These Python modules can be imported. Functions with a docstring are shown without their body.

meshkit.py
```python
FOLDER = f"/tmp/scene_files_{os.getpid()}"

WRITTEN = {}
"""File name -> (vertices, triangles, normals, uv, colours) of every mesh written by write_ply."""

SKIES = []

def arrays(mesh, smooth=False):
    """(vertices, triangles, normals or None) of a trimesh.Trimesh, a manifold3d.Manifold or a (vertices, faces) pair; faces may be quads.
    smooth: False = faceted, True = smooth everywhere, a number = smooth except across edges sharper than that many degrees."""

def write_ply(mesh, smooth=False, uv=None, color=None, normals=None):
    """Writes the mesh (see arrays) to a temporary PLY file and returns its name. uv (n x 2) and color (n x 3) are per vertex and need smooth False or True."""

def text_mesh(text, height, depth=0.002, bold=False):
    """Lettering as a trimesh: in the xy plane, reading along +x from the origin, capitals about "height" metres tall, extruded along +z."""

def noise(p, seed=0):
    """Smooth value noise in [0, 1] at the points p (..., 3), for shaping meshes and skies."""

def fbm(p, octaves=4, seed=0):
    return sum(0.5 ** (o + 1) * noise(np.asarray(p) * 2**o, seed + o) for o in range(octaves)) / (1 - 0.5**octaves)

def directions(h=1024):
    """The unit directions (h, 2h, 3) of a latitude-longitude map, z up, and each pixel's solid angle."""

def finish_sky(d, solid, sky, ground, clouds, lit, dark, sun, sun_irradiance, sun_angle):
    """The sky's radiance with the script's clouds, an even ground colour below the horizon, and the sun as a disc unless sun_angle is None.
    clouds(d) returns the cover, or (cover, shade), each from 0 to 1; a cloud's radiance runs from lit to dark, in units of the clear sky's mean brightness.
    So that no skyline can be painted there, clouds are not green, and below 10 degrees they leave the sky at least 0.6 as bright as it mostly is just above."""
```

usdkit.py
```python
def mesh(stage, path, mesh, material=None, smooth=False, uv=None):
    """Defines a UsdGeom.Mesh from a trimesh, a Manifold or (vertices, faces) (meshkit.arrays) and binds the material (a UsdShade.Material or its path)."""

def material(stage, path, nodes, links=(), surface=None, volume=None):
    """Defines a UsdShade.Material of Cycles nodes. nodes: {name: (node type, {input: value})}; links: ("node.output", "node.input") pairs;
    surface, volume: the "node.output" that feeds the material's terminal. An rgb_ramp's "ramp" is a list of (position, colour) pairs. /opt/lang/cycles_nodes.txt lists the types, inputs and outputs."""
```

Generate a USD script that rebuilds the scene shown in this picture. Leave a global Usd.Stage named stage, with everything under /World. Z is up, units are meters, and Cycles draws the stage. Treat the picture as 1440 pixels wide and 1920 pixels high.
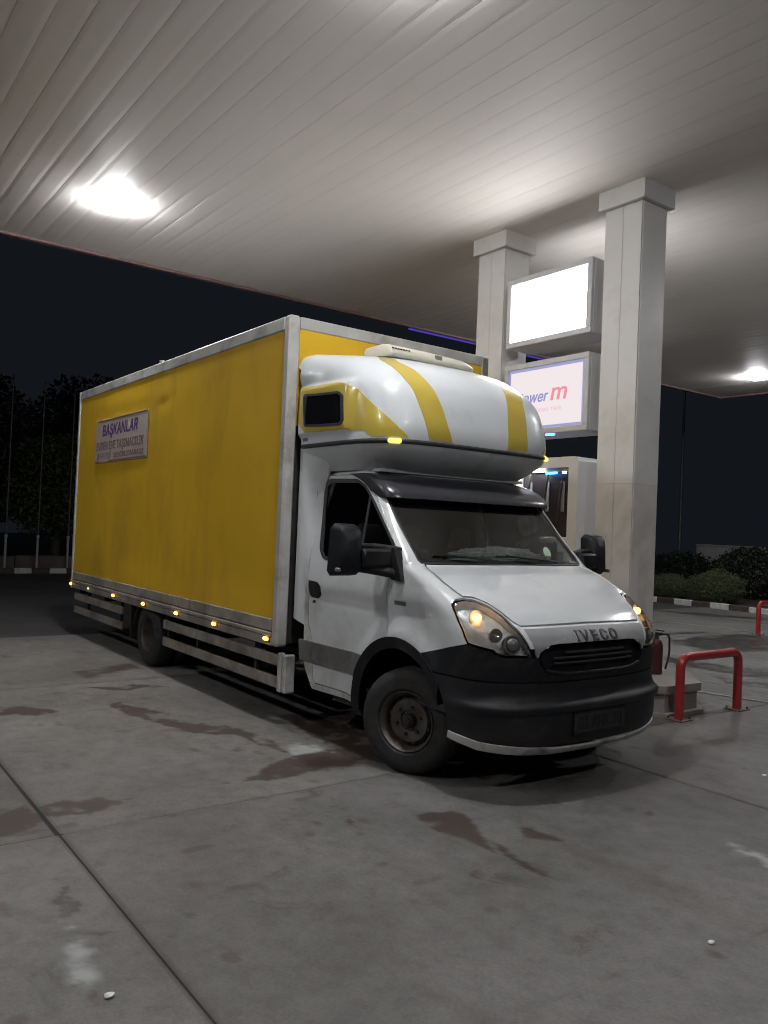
import math
import numpy as np
import shapely, shapely.affinity
from shapely.geometry import Polygon, box as sbox, LineString, MultiPolygon
import trimesh, manifold3d
from scipy.interpolate import PchipInterpolator
from scipy.ndimage import gaussian_filter
import usdkit, meshkit
from pxr import Usd, UsdGeom, UsdLux, UsdShade, Sdf, Gf, Vt

stage = Usd.Stage.CreateInMemory()
UsdGeom.SetStageUpAxis(stage, "Z")
UsdGeom.SetStageMetersPerUnit(stage, 1.0)
UsdGeom.Xform.Define(stage, "/World")
RNG = np.random.default_rng(7)

# ------------------------------------------------------------------ camera, sky, exposure
CAM_POS = np.array([4.56985, -4.58605, 1.74272])
CAM_F = np.array([-0.80402, 0.59429, 0.01924])
CAM_R = np.array([0.59453, 0.80300, 0.04166])
CAM_U = np.array([-0.00931, -0.04493, 0.99895])
camera = UsdGeom.Camera.Define(stage, "/World/camera")
camera.AddTransformOp().Set(Gf.Matrix4d(*CAM_R, 0, *CAM_U, 0, *(-CAM_F), 0, *CAM_POS, 1))
camera.CreateHorizontalApertureAttr(24.0)
camera.CreateVerticalApertureAttr(32.0)
camera.CreateFocalLengthAttr(24.0 * 1521.6 / 1440)
camera.CreateExposureAttr(0.64)

SUN_EL, SUN_ROT = math.radians(3.0), math.radians(140)
sky = UsdLux.DomeLight.Define(stage, "/World/sky")
sky.GetPrim().SetCustomDataByKey("kind", "structure")
sky.GetPrim().SetCustomDataByKey("label", "dark blue grey night sky behind the canopy")
sky.GetPrim().SetCustomDataByKey("category", "sky")
SKY_MAT = usdkit.material(stage, "/World/Looks/night_sky", {
    "s": ("sky_texture", {"sky_type": "single_scattering", "sun_disc": False, "sun_elevation": SUN_EL, "sun_rotation": SUN_ROT}),
    "h": ("hsv", {"saturation": 0.35, "value": 1.0}),
    "m": ("mix_color", {"blend_type": "mix", "fac": 0.75, "b": (30.0, 38.0, 52.0)}),
    "bg": ("background_shader", {"strength": 0.00017})},
    [("s.color", "h.color"), ("h.color", "m.a"), ("m.result", "bg.color")], surface="bg.background")
UsdShade.MaterialBindingAPI.Apply(sky.GetPrim()).Bind(SKY_MAT)
LAMP_STRENGTH = 265.0

# ------------------------------------------------------------------ materials
def pbr(name, color, rough=0.5, metal=0.0, noise=0.0, nscale=6.0, bump=0.0, bscale=60.0, coat=0.0, dirt=None, dirt_scale=1.2, dirt_lo=0.5, dirt_hi=0.75, spec=None, stretch=(1, 1, 1), rvar=0.0, **extra):
    """A principled surface with tone variation, optional dirt colour and fine relief, all in object space metres."""
    n = {"p": ("principled_bsdf", {"base_color": color, "roughness": rough, "metallic": metal, "coat_weight": coat, "coat_roughness": 0.06, **extra})}
    if spec is not None:
        n["p"][1]["specular_ior_level"] = spec
    L = []
    if noise or dirt or bump or rvar:
        n["g"] = ("geometry", {}); n["mp"] = ("mapping", {"scale": stretch}); L += [("g.position", "mp.vector")]
    if noise or dirt:
        c = np.array(color)
        n["n1"] = ("noise_texture", {"scale": nscale, "detail": 4.0, "roughness": 0.6})
        n["r1"] = ("rgb_ramp", {"ramp": [(0.3, tuple(c * (1 - noise))), (0.7, tuple(np.minimum(c * (1 + noise), 1)))]})
        L += [("mp.vector", "n1.vector"), ("n1.fac", "r1.fac")]
        out = "r1.color"
        if dirt:
            n["n2"] = ("noise_texture", {"scale": dirt_scale, "detail": 5.0, "roughness": 0.65, "distortion": 0.4})
            n["r2"] = ("rgb_ramp", {"ramp": [(dirt_lo, (0, 0, 0)), (dirt_hi, (1, 1, 1))]})
            n["mx"] = ("mix_color", {"blend_type": "mix", "b": dirt})
            L += [("mp.vector", "n2.vector"), ("n2.fac", "r2.fac"), ("r2.color", "mx.fac"), (out, "mx.a")]
            out = "mx.result"
        L.append((out, "p.base_color"))
    if rvar:
        n["n4"] = ("noise_texture", {"scale": nscale * 0.7, "detail": 5.0}); n["mr"] = ("map_range", {"from_min": 0.3, "from_max": 0.7, "to_min": rough - rvar, "to_max": rough + rvar})
        L += [("mp.vector", "n4.vector"), ("n4.fac", "mr.value"), ("mr.result", "p.roughness")]
    if bump:
        n["n3"] = ("noise_texture", {"scale": bscale, "detail": 4.0}); n["b"] = ("bump", {"strength": 0.6, "distance": bump})
        L += [("g.position", "n3.vector"), ("n3.fac", "b.height"), ("b.normal", "p.normal")]
    return usdkit.material(stage, "/World/Looks/" + name, n, L, surface="p.BSDF")

def emit(name, color, strength):
    return usdkit.material(stage, "/World/Looks/" + name, {"e": ("emission", {"color": color, "strength": strength})}, [], surface="e.emission")

def pane(name, tint, refl=1.5, rough=0.02):
    return usdkit.material(stage, "/World/Looks/" + name, {
        "t": ("transparent_bsdf", {"color": tint}), "g": ("glossy_bsdf", {"color": (1, 1, 1), "roughness": rough}),
        "f": ("fresnel", {"IOR": refl}), "m": ("mix_closure", {})},
        [("f.fac", "m.fac"), ("t.BSDF", "m.closure1"), ("g.BSDF", "m.closure2")], surface="m.closure")

M = {}
M["white_paint"] = pbr("white_paint", (0.66, 0.68, 0.69), 0.32, noise=0.03, nscale=3, coat=0.45, dirt=(0.42, 0.41, 0.38), dirt_scale=1.6, dirt_lo=0.56, dirt_hi=0.85, bump=0.0006, bscale=9, rvar=0.06)
M["hood_paint"] = pbr("white_bonnet_paint", (0.66, 0.69, 0.71), 0.2, noise=0.03, nscale=3, coat=0.7, dirt=(0.5, 0.5, 0.48), dirt_scale=1.8, dirt_lo=0.56, dirt_hi=0.9, bump=0.0012, bscale=6)
M["bumper_white"] = pbr("scuffed_white_lip", (0.55, 0.54, 0.51), 0.5, noise=0.08, nscale=6, dirt=(0.10, 0.095, 0.085), dirt_scale=3.4, dirt_lo=0.5, dirt_hi=0.72)
M["lower_white"] = pbr("lower_white_paint", (0.6, 0.6, 0.58), 0.42, noise=0.06, nscale=4, coat=0.2, dirt=(0.27, 0.25, 0.21), dirt_scale=5, dirt_lo=0.45, dirt_hi=0.8)
M["gel_white"] = pbr("white_gelcoat", (0.68, 0.71, 0.73), 0.3, noise=0.02, nscale=2, coat=0.35, dirt=(0.5, 0.5, 0.47), dirt_scale=2.2, dirt_lo=0.58, dirt_hi=0.9, bump=0.0015, bscale=3.5)
M["decal_yellow"] = pbr("yellow_decal", (0.58, 0.44, 0.075), 0.25, noise=0.05, nscale=3, coat=0.5, bump=0.0015, bscale=3.5)
M["box_yellow"] = pbr("faded_yellow_panel", (0.66, 0.405, 0.024), 0.42, noise=0.05, nscale=1.1, dirt=(0.45, 0.27, 0.03), dirt_scale=1.5, dirt_lo=0.48, dirt_hi=0.8, stretch=(1.0, 1.0, 0.4), bump=0.004, bscale=1.6, spec=0.4, rvar=0.06)
M["aluminium"] = pbr("dirty_aluminium_profile", (0.58, 0.57, 0.545), 0.42, metal=0.35, noise=0.1, nscale=5, dirt=(0.30, 0.28, 0.25), dirt_scale=2.6, dirt_lo=0.48, dirt_hi=0.72)
M["alu_dark"] = pbr("grimy_lower_rail", (0.36, 0.33, 0.29), 0.5, metal=0.2, noise=0.15, nscale=6, dirt=(0.13, 0.11, 0.09), dirt_scale=3, dirt_lo=0.42, dirt_hi=0.7)
M["black_plastic"] = pbr("black_plastic", (0.011, 0.012, 0.015), 0.52, spec=0.25, noise=0.2, nscale=8, dirt=(0.05, 0.048, 0.045), dirt_scale=3, dirt_lo=0.5, dirt_hi=0.8, bump=0.0006, bscale=300)
M["gloss_black"] = pbr("glossy_dark_visor", (0.04, 0.04, 0.047), 0.27, noise=0.1, coat=0.3)
M["grey_bumper"] = pbr("scuffed_dark_grey_bumper", (0.016, 0.017, 0.020), 0.52, spec=0.3, noise=0.25, nscale=5, dirt=(0.042, 0.040, 0.037), dirt_scale=3, dirt_lo=0.5, dirt_hi=0.8, bump=0.0006, bscale=300)
M["grey_trim"] = pbr("faded_grey_moulding", (0.14, 0.14, 0.135), 0.55, noise=0.12, nscale=8, dirt=(0.08, 0.075, 0.065), dirt_scale=4)
M["silver_grille"] = pbr("silver_grille_panel", (0.30, 0.305, 0.31), 0.55, noise=0.06)
M["badge"] = pbr("dark_chrome_badge", (0.10, 0.10, 0.105), 0.3, metal=0.4)
M["slat_metal"] = pbr("dull_grille_slat", (0.13, 0.13, 0.135), 0.3, metal=0.6)
M["chrome"] = pbr("worn_chrome", (0.55, 0.56, 0.58), 0.2, metal=1.0)
M["dull_steel"] = pbr("dull_rusty_steel_rim", (0.13, 0.122, 0.114), 0.5, metal=0.5, noise=0.3, nscale=14, dirt=(0.09, 0.055, 0.035), dirt_scale=7, dirt_lo=0.45, dirt_hi=0.7)
M["hub"] = pbr("dark_hub", (0.05, 0.046, 0.042), 0.5, metal=0.4, noise=0.3, nscale=20)
M["rubber"] = pbr("tyre_rubber", (0.022, 0.021, 0.021), 0.75, noise=0.25, nscale=10, dirt=(0.055, 0.05, 0.043), dirt_scale=5, dirt_lo=0.5, dirt_hi=0.8)
M["chassis"] = pbr("chassis_black", (0.02, 0.018, 0.016), 0.7, noise=0.3, nscale=6)
M["cab_dark"] = pbr("dark_cab_lining", (0.03, 0.03, 0.032), 0.7, noise=0.2, nscale=4)
M["seat_cloth"] = pbr("seat_cloth", (0.06, 0.058, 0.06), 0.85, noise=0.3, nscale=25)
M["headrest"] = pbr("beige_headrest_cover", (0.16, 0.13, 0.10), 0.8, noise=0.2, nscale=20)
M["windscreen"] = pane("windscreen_glass", (0.72, 0.79, 0.77), 2.2)
M["side_glass"] = pane("side_glass", (0.62, 0.66, 0.65), 1.45)
M["dark_glass"] = pbr("tinted_sleeper_window", (0.008, 0.008, 0.009), 0.08, coat=0.2)
M["seal"] = pbr("rubber_seal", (0.03, 0.032, 0.034), 0.55)
M["hull_grey"] = pbr("shaded_white_gelcoat", (0.50, 0.52, 0.53), 0.32, noise=0.04, nscale=3, coat=0.3, dirt=(0.34, 0.33, 0.31), dirt_scale=2, dirt_lo=0.5, dirt_hi=0.8)  # darker than the pod: underside shade put into its colour
M["cream"] = pbr("cream_plastic", (0.66, 0.63, 0.52), 0.4, noise=0.04, nscale=5, dirt=(0.42, 0.38, 0.30), dirt_scale=3, dirt_lo=0.55, dirt_hi=0.85)
M["lens"] = pane("headlight_lens", (0.86, 0.87, 0.86), 1.35, 0.05)
M["reflector"] = pbr("headlight_reflector", (0.62, 0.635, 0.65), 0.42, metal=0.35, noise=0.12, nscale=30)
M["reflector_dark"] = pbr("headlight_inner_bezel", (0.24, 0.225, 0.22), 0.35, metal=0.4)
M["lens_bulb"] = pbr("projector_lens", (0.12, 0.13, 0.13), 0.08, metal=0.2, coat=0.8)
M["orange_glow"] = emit("orange_bulb", (1.0, 0.52, 0.16), 3.6)
M["marker_glow"] = emit("amber_marker", (1.0, 0.36, 0.06), 5.0)
M["marker_yellow"] = emit("yellow_marker", (0.95, 0.85, 0.16), 1.1)
M["sign_white"] = pbr("sign_vinyl", (0.42, 0.35, 0.33), 0.5, noise=0.04, nscale=4, dirt=(0.36, 0.30, 0.24), dirt_scale=2.5, dirt_lo=0.5, dirt_hi=0.8)
M["sign_purple"] = pbr("purple_print", (0.07, 0.04, 0.16), 0.5)
M["sign_brown"] = pbr("faded_brown_print", (0.15, 0.10, 0.09), 0.5)
M["plate"] = pbr("dirty_plate", (0.028, 0.028, 0.028), 0.45, noise=0.3, nscale=20)  # plate colour set very dark, lettering barely stands out
M["plate_ink"] = pbr("plate_ink", (0.012, 0.012, 0.012), 0.5)
M["foil"] = pbr("crinkled_plastic", (0.72, 0.82, 0.80), 0.15, noise=0.4, nscale=25, coat=0.5, bump=0.006, bscale=40)
M["sticker"] = pbr("pale_green_sticker", (0.50, 0.62, 0.50), 0.5)
# place
M["ceiling"] = pbr("canopy_ceiling_strip", (0.85, 0.805, 0.77), 0.58, noise=0.03, nscale=0.6, dirt=(0.74, 0.70, 0.66), dirt_scale=0.35, dirt_lo=0.45, dirt_hi=0.75, stretch=(0.3, 1, 1))
M["fascia"] = pbr("red_fascia_edge", (0.20, 0.115, 0.115), 0.5, noise=0.08, nscale=2)  # reddish edge glow put into the fascia colour
M["roof_deck"] = pbr("roof_deck", (0.25, 0.25, 0.25), 0.8)
M["column"] = pbr("column_cladding", (0.71, 0.70, 0.68), 0.42, noise=0.03, nscale=1.5, dirt=(0.52, 0.48, 0.43), dirt_scale=0.9, dirt_lo=0.48, dirt_hi=0.75)
M["column_low"] = pbr("column_cladding_low", (0.67, 0.645, 0.615), 0.42, noise=0.03, nscale=1.5, dirt=(0.46, 0.42, 0.37), dirt_scale=1.2, dirt_lo=0.5, dirt_hi=0.75)  # warmer tone: reflected light painted into the lower cladding colour
M["sign_frame"] = pbr("light_grey_sign_frame", (0.58, 0.58, 0.59), 0.4, noise=0.03, nscale=2)
M["sign_lit"] = emit("blank_light_panel", (1.0, 0.99, 0.98), 7.8)
M["sign_screen"] = emit("sign_face", (0.96, 0.86, 0.885), 0.60)
M["sign_rim"] = emit("sign_blue_rim", (0.50, 0.50, 0.86), 0.46)
M["logo_blue"] = emit("logo_blue", (0.36, 0.36, 0.72), 0.56)
M["logo_red"] = emit("logo_red", (0.95, 0.33, 0.40), 0.60)
M["logo_pale"] = emit("logo_pale_red", (0.95, 0.60, 0.64), 0.60)
M["led_blue"] = emit("blue_led", (0.04, 0.28, 1.0), 7.0)
M["led_strip"] = emit("violet_led_strip", (0.16, 0.10, 0.85), 0.28)  # emitting violet strip along the rear canopy edge
M["led_white"] = emit("white_led", (1.0, 0.98, 0.95), 4.0)
M["led_bar"] = emit("white_led_bar", (1.0, 0.97, 0.85), 45.0)  # for an added light that brightens pump and column
M["lamp_lens"] = emit("lamp_lens", (0.985, 0.985, 1.0), LAMP_STRENGTH)
M["lamp_case"] = pbr("lamp_case", (0.6, 0.6, 0.6), 0.5)
M["pump_white"] = pbr("pump_white", (0.67, 0.67, 0.67), 0.4, noise=0.03, nscale=3)
M["pump_dark"] = pbr("pump_dark_panel", (0.014, 0.013, 0.024), 0.35)
M["pump_grey"] = pbr("pump_grey", (0.2, 0.2, 0.21), 0.45)
M["hose"] = pbr("black_hose", (0.012, 0.012, 0.013), 0.5)
M["red_paint"] = pbr("red_bollard_paint", (0.40, 0.025, 0.028), 0.33, noise=0.12, nscale=9, coat=0.35, dirt=(0.20, 0.03, 0.03), dirt_scale=7, dirt_lo=0.5, dirt_hi=0.8)
M["red_dark"] = pbr("extinguisher_red", (0.07, 0.018, 0.016), 0.4)
M["base_plate"] = pbr("rusty_base_plate", (0.17, 0.10, 0.08), 0.65, noise=0.3, nscale=20)
M["island"] = pbr("island_concrete", (0.27, 0.245, 0.225), 0.7, noise=0.12, nscale=4, dirt=(0.15, 0.13, 0.115), dirt_scale=2, dirt_lo=0.48, dirt_hi=0.75, bump=0.003, bscale=40)
M["kerb_white"] = pbr("kerb_white_paint", (0.62, 0.61, 0.58), 0.7, noise=0.12, nscale=6, dirt=(0.3, 0.28, 0.25), dirt_scale=4, dirt_lo=0.5, dirt_hi=0.8)
M["kerb_dark"] = pbr("kerb_dark_paint", (0.075, 0.055, 0.05), 0.75, noise=0.25, nscale=7)
M["low_wall"] = pbr("low_wall_render", (0.13, 0.105, 0.095), 0.85, noise=0.25, nscale=1.4, dirt=(0.06, 0.05, 0.045), dirt_scale=1.5)
M["far_wall"] = pbr("far_wall_render", (0.42, 0.41, 0.42), 0.85, noise=0.08, nscale=1)
M["soil"] = pbr("bed_soil", (0.045, 0.038, 0.03), 0.95, noise=0.4, nscale=8)
M["asphalt"] = pbr("asphalt", (0.055, 0.054, 0.054), 0.8, noise=0.22, nscale=2.2, dirt=(0.028, 0.027, 0.026), dirt_scale=0.6, bump=0.004, bscale=130)
M["joint"] = pbr("joint_dirt", (0.02, 0.019, 0.018), 0.95)
M["line_paint"] = pbr("worn_yellow_line", (0.40, 0.37, 0.24), 0.7, noise=0.2, nscale=9, dirt=(0.22, 0.20, 0.17), dirt_scale=5, dirt_lo=0.45, dirt_hi=0.7)
M["pole"] = pbr("grey_pole", (0.11, 0.11, 0.11), 0.5, metal=0.3)
M["bark"] = pbr("bark", (0.07, 0.055, 0.042), 0.9, noise=0.3, nscale=12)
M["litter"] = pbr("white_litter", (0.7, 0.7, 0.68), 0.5)

def leaf(name, c, c2):
    return usdkit.material(stage, "/World/Looks/" + name, {
        "g": ("geometry", {}), "r": ("rgb_ramp", {"ramp": [(0.0, c), (1.0, c2)]}),
        "d": ("principled_bsdf", {"roughness": 0.5}), "t": ("translucent_bsdf", {}), "m": ("mix_closure", {"fac": 0.25})},
        [("g.random_per_island", "r.fac"), ("r.color", "d.base_color"), ("r.color", "t.color"), ("d.BSDF", "m.closure1"), ("t.BSDF", "m.closure2")], surface="m.closure")
M["leaf_shrub"] = leaf("shrub_leaf", (0.10, 0.125, 0.055), (0.19, 0.225, 0.10))
M["leaf_dark"] = leaf("dark_leaf", (0.022, 0.032, 0.016), (0.05, 0.068, 0.032))
M["leaf_lit"] = leaf("small_tree_leaf", (0.08, 0.12, 0.03), (0.22, 0.30, 0.09))  # lamplight on the small tree put into a brighter leaf colour
M["leaf_tree"] = leaf("tree_leaf", (0.02, 0.032, 0.013), (0.05, 0.075, 0.026))

# concrete: tone, fine relief, wear, stains and one painted spill reflection from the primvars "stain", "wet", "pale"
M["concrete"] = usdkit.material(stage, "/World/Looks/forecourt_concrete", {
    "g": ("geometry", {}), "oi": ("object_info", {}),
    "n1": ("noise_texture", {"scale": 0.55, "detail": 8.0, "roughness": 0.62, "distortion": 0.3}),
    "n2": ("noise_texture", {"scale": 7.0, "detail": 8.0, "roughness": 0.7}),
    "n3": ("noise_texture", {"scale": 120.0, "detail": 3.0}),
    "r1": ("rgb_ramp", {"ramp": [(0.30, (0.108, 0.103, 0.096)), (0.5, (0.155, 0.150, 0.141)), (0.68, (0.200, 0.194, 0.184))]}),
    "r2": ("rgb_ramp", {"ramp": [(0.28, (0.68, 0.67, 0.66)), (0.5, (0.96, 0.96, 0.96)), (0.7, (1.14, 1.14, 1.14))]}),
    "m1": ("mix_color", {"blend_type": "multiply", "fac": 1.0, "use_clamp_result": False}),
    "mo": ("map_range", {"from_min": 0.0, "from_max": 1.0, "to_min": 0.9, "to_max": 1.08}),
    "m0": ("mix_color", {"blend_type": "multiply", "fac": 1.0}),
    "st": ("attribute", {"attribute": "stain"}), "we": ("attribute", {"attribute": "wet"}), "pa": ("attribute", {"attribute": "pale"}),
    "n5": ("noise_texture", {"scale": 2.4, "detail": 6.0, "roughness": 0.7, "distortion": 0.5}), "r5": ("rgb_ramp", {"ramp": [(0.60, (1, 1, 1)), (0.70, (0.62, 0.60, 0.58))]}), "m5": ("mix_color", {"blend_type": "multiply", "fac": 1.0}),
    "n6": ("noise_texture", {"scale": 55.0, "detail": 3.0, "roughness": 0.7}), "r6": ("rgb_ramp", {"ramp": [(0.3, (0.80, 0.80, 0.80)), (0.6, (1.0, 1.0, 1.0)), (0.72, (1.0, 1.0, 1.0))]}), "m6": ("mix_color", {"blend_type": "multiply", "fac": 1.0}),
    "m2": ("mix_color", {"blend_type": "mix", "b": (0.050, 0.033, 0.026)}),
    "m3": ("mix_color", {"blend_type": "mix", "b": (0.048, 0.044, 0.039)}),
    "m4": ("mix_color", {"blend_type": "mix", "b": (0.42, 0.45, 0.44)}),
    "ro": ("map_range", {"from_min": 0.0, "from_max": 1.0, "to_min": 0.62, "to_max": 0.25}),
    "b": ("bump", {"strength": 0.5, "distance": 0.002}),
    "p": ("principled_bsdf", {"roughness": 0.62, "specular_ior_level": 0.35})},
    [("g.position", "n1.vector"), ("g.position", "n2.vector"), ("g.position", "n3.vector"), ("n1.fac", "r1.fac"), ("n2.fac", "r2.fac"),
     ("r1.color", "m1.a"), ("r2.color", "m1.b"), ("oi.random", "mo.value"), ("m1.result", "m0.a"), ("mo.result", "m0.b"),
     ("g.position", "n5.vector"), ("n5.fac", "r5.fac"), ("m0.result", "m5.a"), ("r5.color", "m5.b"), ("g.position", "n6.vector"), ("n6.fac", "r6.fac"), ("m5.result", "m6.a"), ("r6.color", "m6.b"), ("m6.result", "m2.a"), ("st.fac", "m2.fac"), ("m2.result", "m3.a"), ("we.fac", "m3.fac"), ("m3.result", "m4.a"), ("pa.fac", "m4.fac"),
     ("m4.result", "p.base_color"), ("we.fac", "ro.value"), ("ro.result", "p.roughness"), ("n3.fac", "b.height"), ("b.normal", "p.normal")], surface="p.BSDF")

# ------------------------------------------------------------------ scene helpers
USED = {}
def numbered(path):
    k = USED.get(path, -1) + 1
    USED[path] = k
    return path if k == 0 else f"{path}_{k:03d}"

def tag(prim, label=None, cat=None, group=None, kind=None):
    p = prim.GetPrim() if hasattr(prim, "GetPrim") else prim
    for k, v in (("label", label), ("category", cat), ("group", group), ("kind", kind)):
        if v:
            p.SetCustomDataByKey(k, v)
    return prim

def thing(name, label, cat, loc=(0, 0, 0), rotz=0.0, group=None, kind=None):
    x = UsdGeom.Xform.Define(stage, numbered("/World/" + name))
    x.AddTranslateOp().Set(Gf.Vec3d(*map(float, loc)))
    if rotz:
        x.AddRotateZOp().Set(float(rotz))
    return tag(x, label, cat, group, kind)

def part(parent, name, mesh, mat, smooth=False, label=None, kind=None):
    base = str(parent.GetPath()) if parent is not None else "/World"
    if isinstance(mesh, list):
        mesh = trimesh.util.concatenate([tm(m) for m in mesh])
    m = usdkit.mesh(stage, numbered(base + "/" + name), mesh, M[mat], smooth)
    return tag(m, label, kind=kind)

def copy_of(src, loc, label, rotz=0.0):
    d = src.GetPrim().GetCustomData()
    x = UsdGeom.Xform.Define(stage, numbered("/World/" + src.GetPrim().GetName()))
    x.GetPrim().GetReferences().AddInternalReference(src.GetPath())
    x.GetPrim().SetInstanceable(True)
    x.ClearXformOpOrder()
    x.GetPrim().GetAttribute("xformOp:translate").Set(Gf.Vec3d(*map(float, loc)))
    ops = ["xformOp:translate"]
    if rotz:
        x.AddRotateZOp().Set(float(rotz)); ops.append("xformOp:rotateZ")
    x.GetXformOpOrderAttr().Set(ops)
    return tag(x, label, d.get("category"), d.get("group"))

def tm(m):
    if isinstance(m, trimesh.Trimesh):
        return m
    v, f, _ = meshkit.arrays(m)
    return trimesh.Trimesh(v, f, process=False)

def bx(x0, x1, y0, y1, z0, z1, bevel=0.0):
    x0, x1 = sorted((x0, x1)); y0, y1 = sorted((y0, y1)); z0, z1 = sorted((z0, z1))
    if bevel <= 0:
        m = trimesh.creation.box(extents=(x1 - x0, y1 - y0, z1 - z0)); m.apply_translation(((x0 + x1) / 2, (y0 + y1) / 2, (z0 + z1) / 2)); return m
    b = min(bevel, 0.49 * min(x1 - x0, y1 - y0, z1 - z0)); pts = []
    for sx in (0, 1):
        for sy in (0, 1):
            for sz in (0, 1):
                c = (x1 if sx else x0, y1 if sy else y0, z1 if sz else z0); dr = (-b if sx else b, -b if sy else b, -b if sz else b)
                for k in range(3):
                    q = list(c)
                    for j in range(3):
                        if j != k:
                            q[j] += dr[j]
                    pts.append(q)
    return trimesh.convex.convex_hull(np.array(pts))

def prism(poly, z0, z1):
    m = trimesh.creation.extrude_polygon(poly, z1 - z0, engine="earcut"); m.apply_translation((0, 0, z0)); return m

def cyl(p, q, r, n=20, r2=None):
    p, q = np.array(p, float), np.array(q, float); d = q - p; L = np.linalg.norm(d)
    if r2 is None:
        m = trimesh.creation.cylinder(radius=r, height=L, sections=n); m.apply_translation((0, 0, L / 2))
    else:
        m = trimesh.creation.revolve(np.array([[0, 0], [r, 0], [r2, L], [0, L]]), sections=n)
    T = trimesh.geometry.align_vectors([0, 0, 1], d / L); T[:3, 3] = p; m.apply_transform(T); return m

def tube(path, r, n=10):
    path = np.asarray(path, float); t = np.gradient(path, axis=0); t /= np.linalg.norm(t, axis=1, keepdims=True)
    up = np.array([0, 0, 1.0]) if abs(t[0] @ [0, 0, 1]) < 0.9 else np.array([1.0, 0, 0]); rings = []
    u = np.cross(t[0], up); u /= np.linalg.norm(u); a = np.linspace(0, 2 * np.pi, n, endpoint=False)
    rr = np.broadcast_to(r, (len(path),))
    for i in range(len(path)):
        u = u - t[i] * (u @ t[i]); u /= np.linalg.norm(u); w = np.cross(t[i], u)
        rings.append(path[i] + rr[i] * (np.cos(a)[:, None] * u + np.sin(a)[:, None] * w))
    V = np.vstack(rings + [path[:1], path[-1:]]); F = []
    for i in range(len(path) - 1):
        for j in range(n):
            k = (j + 1) % n; A, B, C, D = i * n + j, i * n + k, (i + 1) * n + k, (i + 1) * n + j; F += [[A, B, C], [A, C, D]]
    e = len(path) * n
    for j in range(n):
        k = (j + 1) % n; F += [[e, k, j], [e + 1, (len(path) - 1) * n + j, (len(path) - 1) * n + k]]
    return trimesh.Trimesh(V, F, process=False)

def arc_path(pts, rad, n=8):
    """A polyline with its inner corners rounded."""
    pts = [np.array(p, float) for p in pts]; out = [pts[0]]
    for a, b, c in zip(pts, pts[1:], pts[2:]):
        u = (a - b) / np.linalg.norm(a - b); v = (c - b) / np.linalg.norm(c - b)
        p0, p1 = b + u * rad, b + v * rad
        for t in np.linspace(0, 1, n):
            out.append((1 - t) ** 2 * p0 + 2 * t * (1 - t) * b + t * t * p1)
    return np.array(out + [pts[-1]])

def revolve_y(profile, n=48):
    """profile of (radius, y) pairs turned about the y axis."""
    m = trimesh.creation.revolve(np.array(profile), sections=n)
    m.apply_transform(np.array([[1, 0, 0, 0], [0, 0, 1, 0], [0, -1, 0, 0], [0, 0, 0, 1.0]]))
    return m

def fixed(m):
    m = tm(m); m.merge_vertices(); trimesh.repair.fix_normals(m); return m

# ------------------------------------------------------------------ THE SETTING: ground, slabs, kerbs
XE, YE = -7.62, 15.02      # the edges of the concrete forecourt
g = part(None, "ground", bx(-70, 40, -50, 70, -0.35, -0.012), "asphalt"); tag(g, "dark asphalt around the filling station forecourt", "ground", kind="structure")

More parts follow.
